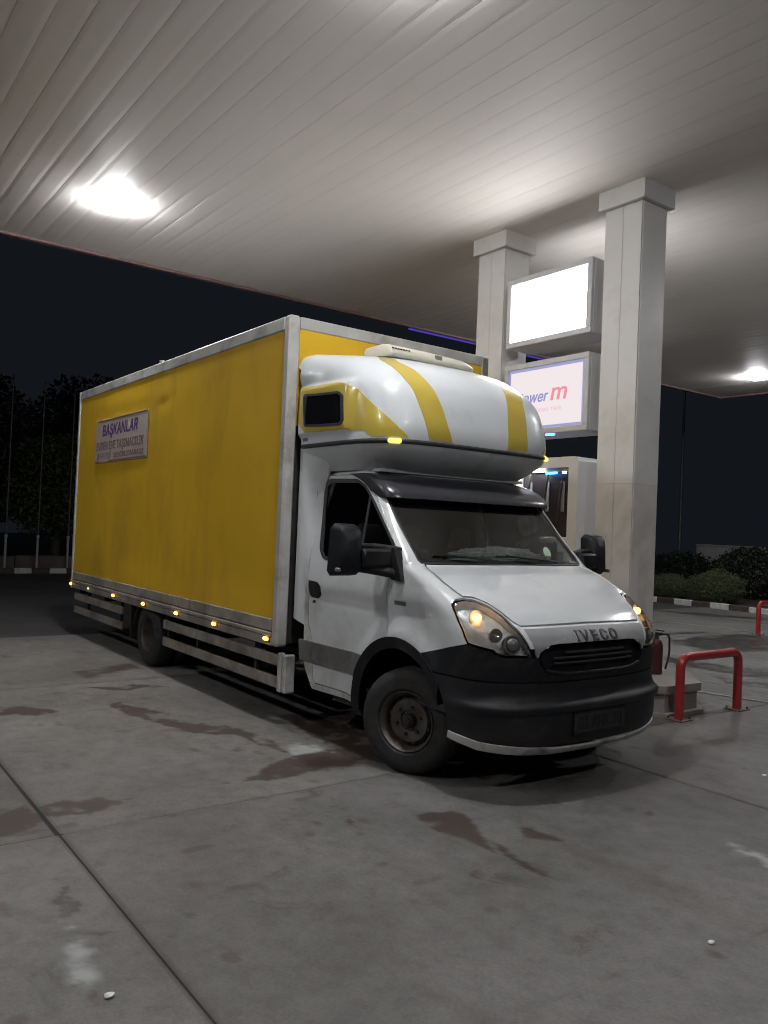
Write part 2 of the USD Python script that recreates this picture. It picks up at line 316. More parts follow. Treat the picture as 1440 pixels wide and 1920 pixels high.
STAIN = {
 "S1": [(-.51,-3.28),(-.56,-3.13),(-.54,-2.94),(-.35,-2.86),(-.27,-2.9),(-.28,-3.05),(-.27,-3.25),(-.36,-3.3)],
 "S2": [(-.52,-3.61),(-.55,-3.49),(-.62,-3.33),(-.3,-3.32),(-.22,-3.39),(-.22,-3.5),(-.13,-3.58),(-.15,-3.68)],
 "S3": [(-2.96,-2.11),(-2.98,-1.95),(-2.49,-1.78),(-2.24,-1.95),(-2.48,-2.08)],
 "S4": [(-2.32,-1.9),(-2.07,-1.7),(-1.8,-1.48),(-1.44,-1.37),(-1.07,-1.37),(-.73,-1.46),(-1.04,-1.48),(-1.47,-1.54),(-1.77,-1.83),(-2.07,-1.94)],
 "S5": [(-.53,-1.84),(-.64,-1.7),(-.73,-1.37),(-.7,-1.0),(-.37,-.99),(-.32,-1.44),(-.3,-1.8),(-.37,-1.96)],
 "S6": [(-4.86,-1.89),(-4.69,-1.74),(-5.03,-1.2),(-4.69,-1.22),(-4.36,-1.78),(-4.31,-1.96)],
 "S7": [(-3.33,-3.03),(-3.24,-2.74),(-2.87,-2.56),(-2.83,-2.79),(-2.98,-3.1)],
 "S8": [(-3.79,-2.06),(-3.78,-1.57),(-3.57,-1.25),(-3.52,-1.77)],
 "S9": [(.74,-1.42),(.76,-1.22),(.9,-1.13),(1.03,-1.18),(1.1,-1.31),(1.25,-1.36),(1.42,-1.44),(1.25,-1.44),(1.0,-1.47),(.82,-1.46)],
 "S10": [(1.19,-1.34),(1.31,-1.3),(1.62,-1.34),(1.74,-1.36),(1.66,-1.39),(1.39,-1.38)],
 "S11": [(1.51,-1.74),(1.5,-1.66),(1.61,-1.69),(1.71,-1.78),(1.68,-1.79),(1.6,-1.77)],
 "S12": [(1.16,-1.0),(1.24,-.93),(1.51,-.89),(1.48,-1.0),(1.32,-1.06)],
 "S19": [(1.42,-.06),(1.44,.02),(1.5,-.04),(1.48,-.11)], "S20": [(.59,-1.81),(.67,-1.8),(.78,-1.85),(.69,-1.84)],
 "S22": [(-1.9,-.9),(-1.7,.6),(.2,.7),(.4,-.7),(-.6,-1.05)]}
WET = {
 "S13": [(.64,-3.48),(.65,-3.41),(.84,-3.4),(1.08,-3.48),(1.02,-3.53),(.82,-3.54)],
 "S16": [(-3.7,7.57),(-3.85,8.68),(-3.84,10.25),(-3.22,10.27),(-2.22,8.37),(-2.58,7.43),(-3.13,7.4)],
 "S17": [(-2.59,6.03),(-1.22,6.35),(-.8,5.7),(-2.1,5.43)], "S18": [(-7.31,12.73),(-6.8,13.29),(-5.27,13.91),(-5.07,13.52),(-6.39,12.65)],
 "S23": [(-1.6,5.2),(-.2,5.6),(.3,5.2),(-.9,4.8)], "S24": [(-4.6,6.4),(-4.4,9.6),(-4.15,9.7),(-4.2,6.4)]}
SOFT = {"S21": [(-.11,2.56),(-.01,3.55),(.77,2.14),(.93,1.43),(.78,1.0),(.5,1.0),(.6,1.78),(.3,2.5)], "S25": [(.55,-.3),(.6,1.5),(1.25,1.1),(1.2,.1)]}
PALE = {"W13": [(1.05,-3.53),(1.11,-3.52),(1.34,-3.55),(1.48,-3.54),(1.52,-3.61),(1.68,-3.66),(1.68,-3.69),(1.42,-3.64)],  # W13: reflection on the wet spill painted as pale colour
        "W15": [(1.94,-.05),(2.09,-.08),(2.25,-.11),(2.31,-.22),(2.14,-.22)], "W16": [(-1.15,-1.2),(-.9,-1.08),(-.72,-1.15),(-.72,-1.4),(-1.0,-1.32)]}

def mask(P, table, edge, warp, seed, cut=0.0):
    out = np.zeros(len(P)); W3 = np.c_[P, np.zeros(len(P))]
    wx = meshkit.fbm(W3 * 4.0, 5, seed) - 0.5; wy = meshkit.fbm(W3 * 4.0 + 31.7, 5, seed + 3) - 0.5
    rag = 0.075 * (meshkit.fbm(W3 * 13.0, 4, seed + 21) - 0.5) + 0.03 * (meshkit.fbm(W3 * 21.0, 2, seed + 33) - 0.5)
    Q = P + warp * np.c_[wx, wy]
    for name, pl in table.items():
        pg = Polygon(pl).buffer(0.04).buffer(-0.04); x0, y0, x1, y1 = pg.bounds
        near = (Q[:, 0] > x0 - .4) & (Q[:, 0] < x1 + .4) & (Q[:, 1] > y0 - .4) & (Q[:, 1] < y1 + .4)
        if not near.any():
            continue
        pt = shapely.points(Q[near]); d = shapely.distance(pg.exterior, pt); d = np.where(shapely.contains(pg, pt), d, -d) + rag[near]
        out[near] = np.maximum(out[near], np.clip(0.5 + d / edge, 0, 1))
    if cut:
        out *= np.clip((meshkit.fbm(W3 * 9.0, 5, seed + 9) - cut) / 0.18, 0, 1)
    return out

court = UsdGeom.Xform.Define(stage, numbered("/World/forecourt")); tag(court, "grey concrete forecourt of large stained slabs under the canopy", "forecourt", kind="structure")
part(court, "slab_bed", bx(XE, 14, -15.3, YE, -0.3, -0.008), "joint")
GAP = 0.006
xs = [XE] + [4.0 * k - 0.02 for k in range(-1, 4)]; ys = [-15.3, -11.3, -7.3, -3.3, 0.7, 4.7, 8.7, 12.7, YE]
for i in range(len(xs) - 1):
    for j in range(len(ys) - 1):
        ga, gb = 0.0018, (GAP if abs(ys[j] + 3.3) < .1 else 0.0022); gc = GAP if abs(ys[j + 1] + 3.3) < .1 else 0.0022
        a0, a1, b0, b1 = xs[i] + ga, xs[i + 1] - ga, ys[j] + gb, ys[j + 1] - gc
        near = a0 > -5 and -8 < b0 < 5
        step = 0.022 if near else 0.08
        nx, ny = max(2, int((a1 - a0) / step)), max(2, int((b1 - b0) / step))
        X, Y = np.meshgrid(np.linspace(a0, a1, nx), np.linspace(b0, b1, ny)); P = np.c_[X.ravel(), Y.ravel()]
        # worn, slightly crumbled edges along the joints
        de = np.minimum(np.minimum(P[:, 0] - a0, a1 - P[:, 0]), np.minimum(P[:, 1] - b0, b1 - P[:, 1]))
        tilt = RNG.normal(0, 0.0006, 2); z = tilt[0] * (P[:, 0] - a0) + tilt[1] * (P[:, 1] - b0) - 0.006 * (de < 1e-6)
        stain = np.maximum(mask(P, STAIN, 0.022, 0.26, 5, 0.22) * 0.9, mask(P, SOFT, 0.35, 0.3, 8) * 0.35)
        wet = mask(P, WET, 0.04, 0.45, 15, 0.22) * 0.92; pale = mask(P, PALE, 0.05, 0.10, 25, 0.36) * 0.6
        gm = 0.30 * np.exp(-(de / 0.012) ** 2) * (0.4 + 1.2 * meshkit.noise(np.c_[P * 1.7, 0 * P[:, 0]], 6)) + 0.25 * np.exp(-(np.minimum(np.abs(P[:, 1] + 3.3), 9) / 0.014) ** 2) + 0.22 * np.exp(-(de / 0.07) ** 2) * meshkit.fbm(np.c_[P * 3, 0 * P[:, 0]], 3, 4)
        ty = np.zeros(len(P))
        for yt, wt, x_a, x_b in ((-2.35, .11, 1.2, 9), (-1.0, .13, 1.0, 9), (0.95, .12, 1.1, 9), (-5.1, .1, -6, 6)):
            yc_ = yt + 0.10 * np.sin(0.5 * P[:, 0] + yt); ty = np.maximum(ty, np.clip(1.4 - np.abs(P[:, 1] - yc_) / wt, 0, 1) * np.clip((P[:, 0] - x_a) / .8, 0, 1) * np.clip((x_b - P[:, 0]) / .8, 0, 1) * np.clip(meshkit.fbm(np.c_[P[:, 0] * .9, P[:, 1] * 5, 0 * P[:, 0]], 4, 17) * 1.6 - .45, 0, 1))
        drip = np.clip((meshkit.noise(np.c_[P * 7.5, 0 * P[:, 0] + 3], 41) - .86) / .05, 0, 1) * np.clip((meshkit.fbm(np.c_[P * .8, 0 * P[:, 0]], 3, 43) - .5) / .08, 0, 1) * .5
        stain = np.maximum(np.maximum(stain, gm), np.maximum(ty * .38, drip))
        idx = np.arange(nx * ny).reshape(ny, nx); A, B, C, D = idx[:-1, :-1].ravel(), idx[:-1, 1:].ravel(), idx[1:, 1:].ravel(), idx[1:, :-1].ravel()
        F = np.vstack([np.c_[A, B, C], np.c_[A, C, D]])
        V = np.c_[P, z]
        m = usdkit.mesh(stage, numbered("/World/forecourt/concrete_slab"), (V, F), M["concrete"])
        pv = UsdGeom.PrimvarsAPI(m)
        for nme, arr in (("stain", stain), ("wet", wet), ("pale", pale)):
            pv.CreatePrimvar(nme, Sdf.ValueTypeNames.FloatArray, "vertex").Set(Vt.FloatArray.FromNumpy(arr.astype(np.float32)))

def line_strip(pts, w):
    return prism(LineString(pts).buffer(w / 2, cap_style=2), 0.006, 0.010)
for pts, lab in (([(-1.2, 3.86), (-.06, 4.17), (3.5, 4.55)], "thin pale yellow line curving past the pump island"), ([(-6.6, 10.35), (-5.7, 10.49), (-4.6, 10.66), (-3.9, 10.75)], "thin pale painted line near the far red barrier")):
    o = part(None, "painted_line", line_strip(pts, 0.05), "line_paint"); tag(o, lab, "painted line", kind="structure")

def kerb(name, label, starts, along, fixed_at, depth, first_dark, length):
    t = thing(name, label, "kerb", kind="structure")
    for k, s in enumerate(starts):
        dark = (k % 2 == 0) == first_dark; a0, a1 = s + 0.006, s + length - 0.006
        jx = RNG.normal(0, 0.006); h = 0.135 + RNG.normal(0, 0.005)
        m = bx(a0, a1, fixed_at + jx, fixed_at + depth + jx, -0.2, h, 0.018) if along == "x" else bx(fixed_at - depth + jx, fixed_at + jx, a0, a1, -0.2, h, 0.018)
        part(t, "kerb_stone", m, "kerb_dark" if dark else "kerb_white")
    return t
kerb("kerb", "black and white painted kerb in front of the round shrubs", np.arange(-11.2, 9, 0.535), "x", 15.03, 0.16, True, 0.535)
kerb("kerb", "dark and white painted kerb behind the rear of the truck", np.arange(-9.0, 9.0, 0.49), "y", -20.45, 0.16, False, 0.49)
o = part(None, "planting_bed", bx(-40, 20, 15.2, 24.5, -0.2, 0.08), "soil"); tag(o, "dark soil bed behind the right-hand kerb", "planting bed", kind="structure")
o = part(None, "planting_bed", bx(-40, -20.62, -25, 15.1, -0.2, 0.07), "soil"); tag(o, "dark earth verge beyond the kerb behind the truck", "planting bed", kind="structure")

# ------------------------------------------------------------------ canopy
ZC = 5.63
CX0, CX1, CY0, CY1 = -7.68, 9.2, -12.2, 15.6
can = thing("canopy", "wide white strip-clad filling station canopy over truck and pumps", "canopy")
PW = 0.245
def strip_panel(y0):
    w, e, h = PW - 0.0025, 0.045, 0.0022
    prof = [(0, 0.03), (0, h), (e, 0.0), (w - e, 0.0), (w, h), (w, 0.03)]
    n = len(prof); V = [(CX0 + 0.05, y0 + a, ZC + b) for a, b in prof] + [(CX1 - 0.05, y0 + a, ZC + b) for a, b in prof]
    F = [[i, (i + 1) % n, n + (i + 1) % n] for i in range(n)] + [[i, n + (i + 1) % n, n + i] for i in range(n)] + [[0, i + 1, i] for i in range(1, n - 1)] + [[n, n + i, n + i + 1] for i in range(1, n - 1)]
    return fixed(trimesh.Trimesh(V, F))
y = CY0 + 0.05
while y < CY1 - 0.2:
    m = strip_panel(y); m.apply_translation((0, 0, RNG.normal(0, 0.0004)))
    part(can, "ceiling_panel", m, "ceiling"); y += PW
part(can, "roof_deck", bx(CX0 + 0.1, CX1 - 0.1, CY0 + 0.1, CY1 - 0.1, ZC + 0.06, ZC + 0.8), "roof_deck")
for a in ((CX0 - 0.06, CX0 + 0.045, CY0 - 0.06, CY1 + 0.06), (CX1 - 0.045, CX1 + 0.06, CY0 - 0.06, CY1 + 0.06), (CX0 + 0.046, CX1 - 0.046, CY0 - 0.06, CY0 + 0.045), (CX0 + 0.046, CX1 - 0.046, CY1 - 0.045, CY1 + 0.06)):
    part(can, "fascia", bx(*a, ZC - 0.035, ZC + 0.95, 0.012), "fascia")
part(can, "led_strip", bx(CX0 - 0.045, CX0 - 0.02, 4.9, 9.6, ZC - 0.065, ZC - 0.037), "led_strip")

# canopy lamps: a case under the ceiling and a prismatic lens below it
LX, LY = (-5.52, 0.40, 6.1), (-1.45, 7.45, 13.5, -7.2)
def lamp_at(x, y, label):
    t = thing("canopy_lamp", label, "lamp", (x, y, ZC), group="square floodlights under the canopy")
    part(t, "lamp_case", bx(-0.125, 0.125, -0.125, 0.125, -0.03, 0.0, 0.006), "lamp_case")
    s, b = 0.14, 0.115
    pts = [(sx * s, sy * s, -0.031) for sx in (-1, 1) for sy in (-1, 1)] + [(sx * s, sy * s, -0.05) for sx in (-1, 1) for sy in (-1, 1)] + [(sx * b, sy * b, -0.075) for sx in (-1, 1) for sy in (-1, 1)]
    part(t, "lens", trimesh.convex.convex_hull(np.array(pts)), "lamp_lens")
    return t
L0 = lamp_at(LX[0], LY[0], "bright square canopy lamp above the yellow truck box")
for lx in LX:
    for ly in LY:
        if (lx, ly) == (LX[0], LY[0]) or (lx > 0 and ly == LY[2]) or (lx > 5 and ly != LY[0]):
            continue
        lab = "lit canopy lamp at the far right, near the canopy corner" if (lx, ly) == (LX[0], LY[2]) else f"lit square lamp {'over the lane beyond the pump island' if ly == LY[1] else 'over the nearest lane' if ly == LY[0] else 'over the farthest lane' if ly == LY[2] else 'over the lane behind the viewer'}, {'rear' if lx == LX[0] else 'middle' if lx == LX[1] else 'front'} of the canopy"
        copy_of(L0, (lx, ly, ZC), lab)

# ------------------------------------------------------------------ columns, island, signs, pump
def column(x0, x1, y0, y1, label):
    t = thing("canopy_column", label, "column", (x0, y0, 0), group="square clad columns of the canopy")
    w, d = x1 - x0, y1 - y0; e = 0.006
    part(t, "core", bx(e, w - e, e, d - e, 0.2, ZC + 0.02), "seal")
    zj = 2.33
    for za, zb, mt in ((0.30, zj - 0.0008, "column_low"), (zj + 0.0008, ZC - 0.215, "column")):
        for f in range(2):
            h = w / 2
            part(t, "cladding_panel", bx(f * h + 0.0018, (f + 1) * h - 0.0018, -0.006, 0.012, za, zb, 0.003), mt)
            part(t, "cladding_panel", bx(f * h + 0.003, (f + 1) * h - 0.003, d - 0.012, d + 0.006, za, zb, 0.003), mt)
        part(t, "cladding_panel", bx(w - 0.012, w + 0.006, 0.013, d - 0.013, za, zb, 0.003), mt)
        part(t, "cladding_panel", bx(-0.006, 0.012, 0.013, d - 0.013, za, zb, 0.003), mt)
    o = 0.062
    part(t, "capital", bx(-o, w + o, -o, d + o, ZC - 0.21, ZC + 0.01, 0.006), "column")
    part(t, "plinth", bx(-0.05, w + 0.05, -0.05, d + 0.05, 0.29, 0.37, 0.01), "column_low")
    return t
column(-1.36, -0.87, 2.75, 3.19, "nearer square white column beside the truck bonnet")
column(-3.44, -2.95, 2.75, 3.19, "farther square white column behind the roof of the truck")

isl = thing("pump_island", "raised concrete pump island with chamfered end beside the red barrier", "pump island")
ip = Polygon([(-0.16, 2.45), (-0.14, 3.0), (-0.62, 3.5), (-8.4, 3.5), (-8.6, 3.1), (-8.6, 2.55), (-8.4, 2.22), (-0.42, 2.22)])
part(isl, "kerb_wall", prism(ip.buffer(-0.035), -0.1, 0.215), "island")
part(isl, "cap", prism(ip, 0.222, 0.30), "island")
part(isl, "footing", prism(ip.buffer(0.03), -0.1, 0.035), "island")

def lightbox(name, label, cat, z0, z1, face):
    t = thing(name, label, cat, (-2.16, 2.97, z0))
    w, d, h = 0.675, 0.26, z1 - z0; b = 0.07
    part(t, "housing", bx(-w, w, -d + 0.03, d - 0.03, 0.0, h, 0.01), "sign_frame")
    for a in ((-w, w, 0, b), (-w, w, h - b, h), (-w, -w + b, b, h - b), (w - b, w, b, h - b)):
        part(t, "frame_bar", bx(a[0], a[1], -d - 0.012, -d + 0.028, a[2], a[3], 0.006), "sign_frame")
    if face == "blank":
        part(t, "light_panel", bx(-w + b, w - b, -d + 0.012, -d + 0.026, b, h - b), "sign_lit")
        part(t, "light_panel", bx(-w + b, w - b, d - 0.028, d - 0.014, b, h - b), "sign_lit")
    else:
        part(t, "blue_rim", bx(-w + b, w - b, -d + 0.014, -d + 0.027, b, h - b), "sign_rim")
        r = 0.035
        part(t, "face", bx(-w + b + r, w - b - r, -d + 0.008, -d + 0.013, b + r, h - b - r), "sign_screen")
        def put(text, hgt, x, z, mat, nm, shear, bold, sx=1.0):
            m = meshkit.text_mesh(text, hgt, 0.003, bold); v = m.vertices.copy()
            X, Z, D = v[:, 0] * sx + shear * v[:, 1], v[:, 1], v[:, 2]
            m = trimesh.Trimesh(np.c_[x + X, -d + 0.0075 - D, z + Z], m.faces, process=False)
            part(t, nm, fixed(m), mat); return X.max()
        wd = put("Power", 0.122, -0.47, 0.40, "logo_blue", "lettering", 0.25, True)
        put("m", 0.185, -0.47 + wd + 0.012, 0.40, "logo_red", "lettering", 0.22, True, 1.22)
        put("Performans Yakıtı", 0.05, -0.30, 0.275, "logo_pale", "lettering", 0.12, False)
    return t
lb = lightbox("light_box", "blank glowing white light box between the two columns", "light box", 4.07, 4.94, "blank")
ls = lightbox("lit_sign", "lit fuel sign with blue and red lettering between the columns", "sign", 2.95, 3.85, "logo")
part(ls, "blue_led", bx(0.02, 0.14, -0.235, -0.20, -0.022, 0.0, 0.004), "led_blue")

pump = thing("fuel_dispenser", "white framed fuel dispenser with dark hose panel between the columns", "fuel dispenser", (-2.16, 2.97, 0.3))
# frame: two legs and a top beam with rounded outer corners
fo = Polygon([(-0.75, 0), (0.55, 0), (0.55, 2.36), (-0.75, 2.36)]).buffer(-0.07).buffer(0.07)
fi = Polygon([(-0.42, 1.42), (0.41, 1.42), (0.41, 2.24), (-0.42, 2.24)])
fr = fo.difference(fi)
m = prism(fr, -0.24, 0.24); m.vertices = np.c_[m.vertices[:, 0], m.vertices[:, 2], m.vertices[:, 1]]
part(pump, "frame", fixed(m), "pump_white")
part(pump, "hose_panel", bx(-0.415, 0.405, -0.12, 0.12, 1.425, 2.235), "pump_dark")
part(pump, "light_bar", bx(-0.41, 0.40, -0.2, -0.14, 2.19, 2.235), "pump_grey")
part(pump, "light_bar", bx(-0.40, -0.03, -0.235, -0.20, 2.195, 2.215), "led_bar")  # added glowing bar out of view, not a known dispenser lamp
part(pump, "blue_led", bx(0.03, 0.20, -0.215, -0.19, 2.165, 2.19, 0.004), "led_blue")
part(pump, "white_led", bx(0.29, 0.34, -0.215, -0.19, 2.165, 2.19, 0.004), "led_white")
for hx in (-0.25, 0.03, 0.27):
    part(pump, "hose", tube(arc_path([(hx, -0.17, 2.17), (hx - 0.01, -0.2, 1.9), (hx - 0.05, -0.27, 1.0), (hx, -0.3, 0.35), (hx + 0.1, -0.27, 0.5), (hx + 0.08, -0.25, 1.15)], 0.12), 0.014), "hose", True)
    part(pump, "hose_label", bx(hx - 0.055, hx - 0.005, -0.135, -0.122, 1.72, 2.08, 0.003), "pump_grey")
    part(pump, "nozzle", [bx(hx + 0.04, hx + 0.12, -0.31, -0.245, 1.05, 1.25, 0.012), cyl((hx + 0.08, -0.28, 1.07), (hx + 0.08, -0.35, 0.93), 0.013)], "pump_grey")
part(pump, "display", bx(-0.40, 0.28, -0.252, -0.242, 1.12, 1.34, 0.003), "pump_dark")
part(pump, "digit_window", bx(0.02, 0.2, -0.258, -0.2525, 1.2, 1.29), "pump_grey")
part(pump, "nozzle_shelf", bx(-0.44, 0.32, -0.30, -0.241, 1.36, 1.41, 0.01), "pump_white")
part(pump, "plinth", bx(-0.66, 0.6, -0.28, 0.28, 0.0, 0.10, 0.01), "pump_grey")

ex = thing("fire_extinguisher", "dark red fire extinguisher with hose standing on the island behind the bumper", "fire extinguisher", (-0.68, 3.0, 0.3))
part(ex, "body", fixed(trimesh.creation.revolve(np.array([[0, 0], [0.062, 0], [0.068, 0.015], [0.068, 0.30], [0.055, 0.35], [0.025, 0.375], [0.022, 0.40], [0, 0.40]]), sections=28)), "red_dark", 40)
part(ex, "valve", [cyl((0, 0, 0.40), (0, 0, 0.44), 0.018), bx(-0.015, 0.1, -0.01, 0.01, 0.43, 0.445, 0.003), bx(-0.015, 0.09, -0.01, 0.01, 0.46, 0.472, 0.003)], "hub")
part(ex, "hose", tube(arc_path([(0.02, 0.02, 0.42), (0.06, 0.14, 0.43), (0.06, 0.15, 0.2), (0.05, 0.1, 0.05)], 0.07), 0.011), "hose", True)

def barrier(loc, label, wd, h, r):
    t = thing("steel_barrier", label, "barrier", loc, group="red tubular steel barriers")
    pth = arc_path([(0, 0, 0.0), (0, 0, h), (0, wd, h), (0, wd, 0.0)], 0.13, 12)
    part(t, "hoop", tube(pth, r, 24), "red_paint", True)
    for yy in (0, wd):
        part(t, "base_plate", bx(-0.09, 0.09, yy - 0.10, yy + 0.10, 0.0, 0.012, 0.003), "base_plate")
        for sx in (-1, 1):
            for sy in (-1, 1):
                part(t, "bolt", cyl((sx * 0.068, yy + sy * 0.076, 0.012), (sx * 0.068, yy + sy * 0.076, 0.034), 0.011, 6), "dull_steel")
    return t
b0 = barrier((-0.035, 2.47, 0.001), "red tubular hoop barrier in front of the nearer pump island", 1.03, 0.60, 0.044)
copy_of(b0, (-3.60, 10.42, 0.001), "red tubular hoop barrier at the far right edge of the forecourt")

# ------------------------------------------------------------------ background: walls, poles, shrubs, trees
o = thing("low_wall", "low dark rendered wall behind the kerb at the far left", "wall")
for k in range(9):
    part(o, "wall_section", bx(-21.55, -21.3, -9 + 2.0 * k + 0.01, -7 + 2.0 * k - 0.01, 0.0, 0.45 + 0.02 * math.sin(3 * k), 0.02), "low_wall")
o = thing("boundary_wall", "pale rendered boundary wall behind the shrubs on the right", "wall")
for k in range(6):
    part(o, "wall_section", bx(-12.9 + 4 * k + 0.012, -8.9 + 4 * k - 0.012, 22.9, 23.15, 0.0, 1.56, 0.02), "far_wall")
    part(o, "coping", bx(-12.9 + 4 * k + 0.012, -8.9 + 4 * k - 0.012, 22.86, 23.19, 1.561, 1.62, 0.012), "far_wall")
for (px, py, h), lab in zip(((-21.11, 0.676, 5.8), (-21.16, 1.575, 5.7), (-21.22, 2.469, 5.6)), ("tall thin fence post at the far left edge of the picture", "tall thin fence post midway between picture edge and truck", "tall thin fence post right behind the rear of the truck")):
    t = thing("fence_post", lab, "post", (px, py, 0))
    part(t, "mast", cyl((0, 0, 0.0), (0, 0, h), 0.026, 10, 0.02), "pole", True)
    part(t, "sleeve", cyl((0, 0, 0.0), (0, 0, 1.02), 0.036, 12), "far_wall", True)
    part(t, "sleeve_cap", cyl((0, 0, 1.0), (0, 0, 1.08), 0.05, 12), "far_wall", True)
sl = thing("street_lamp", "slender street lamp with small lit head beyond the right-hand shrubs", "street lamp", (-13.0, 22.0, 0.0))
part(sl, "mast", cyl((0, 0, 0), (0, 0, 7.3), 0.075, 14, 0.045), "pole", True)
part(sl, "arm", tube([(0, 0, 7.2), (0.05, -0.25, 7.42), (0.1, -0.7, 7.48)], 0.03), "pole", True)
part(sl, "lamp_head", bx(0.03, 0.19, -1.0, -0.6, 7.44, 7.53, 0.03), "lamp_case")
part(sl, "lens", bx(0.06, 0.16, -0.96, -0.66, 7.40, 7.439), "led_white")

def leaves(center, radii, n, size, seed, holes=0.45, freq=1.6, flat=0.0):
    r = np.random.default_rng(seed); out = []
    while sum(map(len, out)) < n:
        p = r.normal(size=(n * 2, 3)); p /= np.linalg.norm(p, axis=1, keepdims=True); rad = r.uniform(0.25, 1, (n * 2, 1)) ** 0.45
        lump = 0.78 + 0.45 * meshkit.fbm(p * freq + seed, 3, seed)[:, None]
        q = p * rad * lump
        keep = meshkit.fbm(q * np.array(radii) * 2.2 + seed, 3, seed + 5) > holes - 0.25 * r.random(len(q))
        out.append(q[keep])
    q = np.vstack(out)[:n] * radii; q[:, 2] = np.maximum(q[:, 2], -radii[2] * (1 - flat)); c = q + center
    d = r.normal(size=(n, 3)) + 0.8 * q / np.array(radii); d /= np.linalg.norm(d, axis=1, keepdims=True)
    u = np.cross(d, r.normal(size=(n, 3))); u /= np.linalg.norm(u, axis=1, keepdims=True); w = np.cross(d, u)
    s = size * r.uniform(0.6, 1.4, (n, 1))
    V = np.stack([c - u * s, c + w * s * 0.45 + d * s * 0.1, c + u * s, c - w * s * 0.45 + d * s * 0.1], 1).reshape(-1, 3)
    i = np.arange(n)[:, None] * 4
    return V, np.vstack([i + [0, 1, 2], i + [0, 2, 3]])

def shrub(loc, radii, n, size, seed, label, mat, cat="shrub", name="shrub"):
    t = thing(name, label, cat, loc)
    part(t, "foliage", leaves((0, 0, radii[2] * 0.9), radii, n, size, seed, 0.42, 2.2), mat)
    stems = []
    r = np.random.default_rng(seed)
    for k in range(6):
        a = r.uniform(0, 6.28); stems.append(cyl((0.05 * math.cos(a), 0.05 * math.sin(a), 0), (radii[0] * 0.6 * math.cos(a), radii[1] * 0.6 * math.sin(a), radii[2] * r.uniform(0.7, 1.2)), 0.018, 6, 0.008))
    part(t, "stem", stems, "bark")
    return t
shrub((-9.25, 15.95, 0.08), (0.60, 0.62, 0.36), 9000, 0.024, 11, "low rounded clipped shrub just right of the nearer column", "leaf_shrub")
shrub((-7.82, 15.98, 0.08), (0.74, 0.70, 0.47), 13000, 0.024, 12, "large rounded clipped shrub behind the right-hand kerb", "leaf_shrub")
shrub((-8.4, 19.0, 0.08), (1.35, 1.0, 0.82), 5200, 0.06, 13, "loose dark bush in front of the pale boundary wall", "leaf_dark")
shrub((-6.2, 18.2, 0.08), (1.3, 1.0, 0.78), 5200, 0.06, 14, "tall dark bush behind the large rounded shrub", "leaf_dark")
shrub((-4.7, 16.7, 0.08), (0.95, 0.9, 0.62), 4200, 0.05, 15, "dark bush at the right edge above the far barrier", "leaf_dark")
shrub((-11.3, 19.6, 0.08), (1.3, 1.0, 0.68), 4200, 0.06, 16, "dark bush at the foot of the street lamp", "leaf_dark")

def tree(loc, h, radii, n, size, seed, label, mat="leaf_tree"):
    t = thing("tree", label, "tree", loc)
    r = np.random.default_rng(seed)
    tr = [cyl((0, 0, 0), (0.08, 0.05, h * 0.55), 0.16, 12, 0.09)]
    for k in range(7):
        a = r.uniform(0, 6.28); z0 = h * r.uniform(0.28, 0.55)
        tr.append(cyl((0.06, 0.03, z0), (radii[0] * 0.75 * math.cos(a), radii[1] * 0.75 * math.sin(a), z0 + h * r.uniform(0.12, 0.35)), 0.06, 8, 0.015))
    part(t, "trunk", tr, "bark")
    part(t, "crown", leaves((0, 0, h - radii[2] * 0.95), radii, n, size, seed, 0.46, 2.0), mat)
    return t
tree((-23.6, 2.7, 0.05), 4.3, (1.7, 1.9, 1.75), 9000, 0.085, 21, "small leafy tree right beside the rear edge of the truck", "leaf_lit")
tree((-25.5, -0.2, 0.05), 6.6, (2.7, 2.9, 3.0), 16000, 0.10, 22, "dark tree behind the fence posts at the far left")
tree((-27.5, -4.6, 0.05), 7.2, (2.9, 3.4, 3.4), 16000, 0.11, 23, "dark tree at the left edge of the picture")
tree((-27.5, 5.2, 0.05), 7.0, (2.8, 3.2, 3.2), 14000, 0.11, 24, "dark tree hidden mostly by the yellow truck box")

# small litter on the slabs
for (x, y, s), lab in zip(((1.63, -3.56, 0.018), (2.6, -1.27, 0.014), (1.39, 1.41, 0.016)), ("tiny white scrap beside the pale spill at lower left", "small pale pebble on the slabs at lower right", "small pale scrap right of the truck's front corner")):
    ico = trimesh.creation.icosphere(2, s * .75); v = ico.vertices; v *= (1 + 0.5 * (1.9 * meshkit.noise(v * 95 + x, 3)[:, None] - 0.5)); v[:, 2] *= 0.55; v[:, 2] -= v[:, 2].min() + 0.002
    ico.apply_translation((x, y, 0)); o = part(None, "litter_scrap", ico, "litter"); tag(o, lab, "litter")


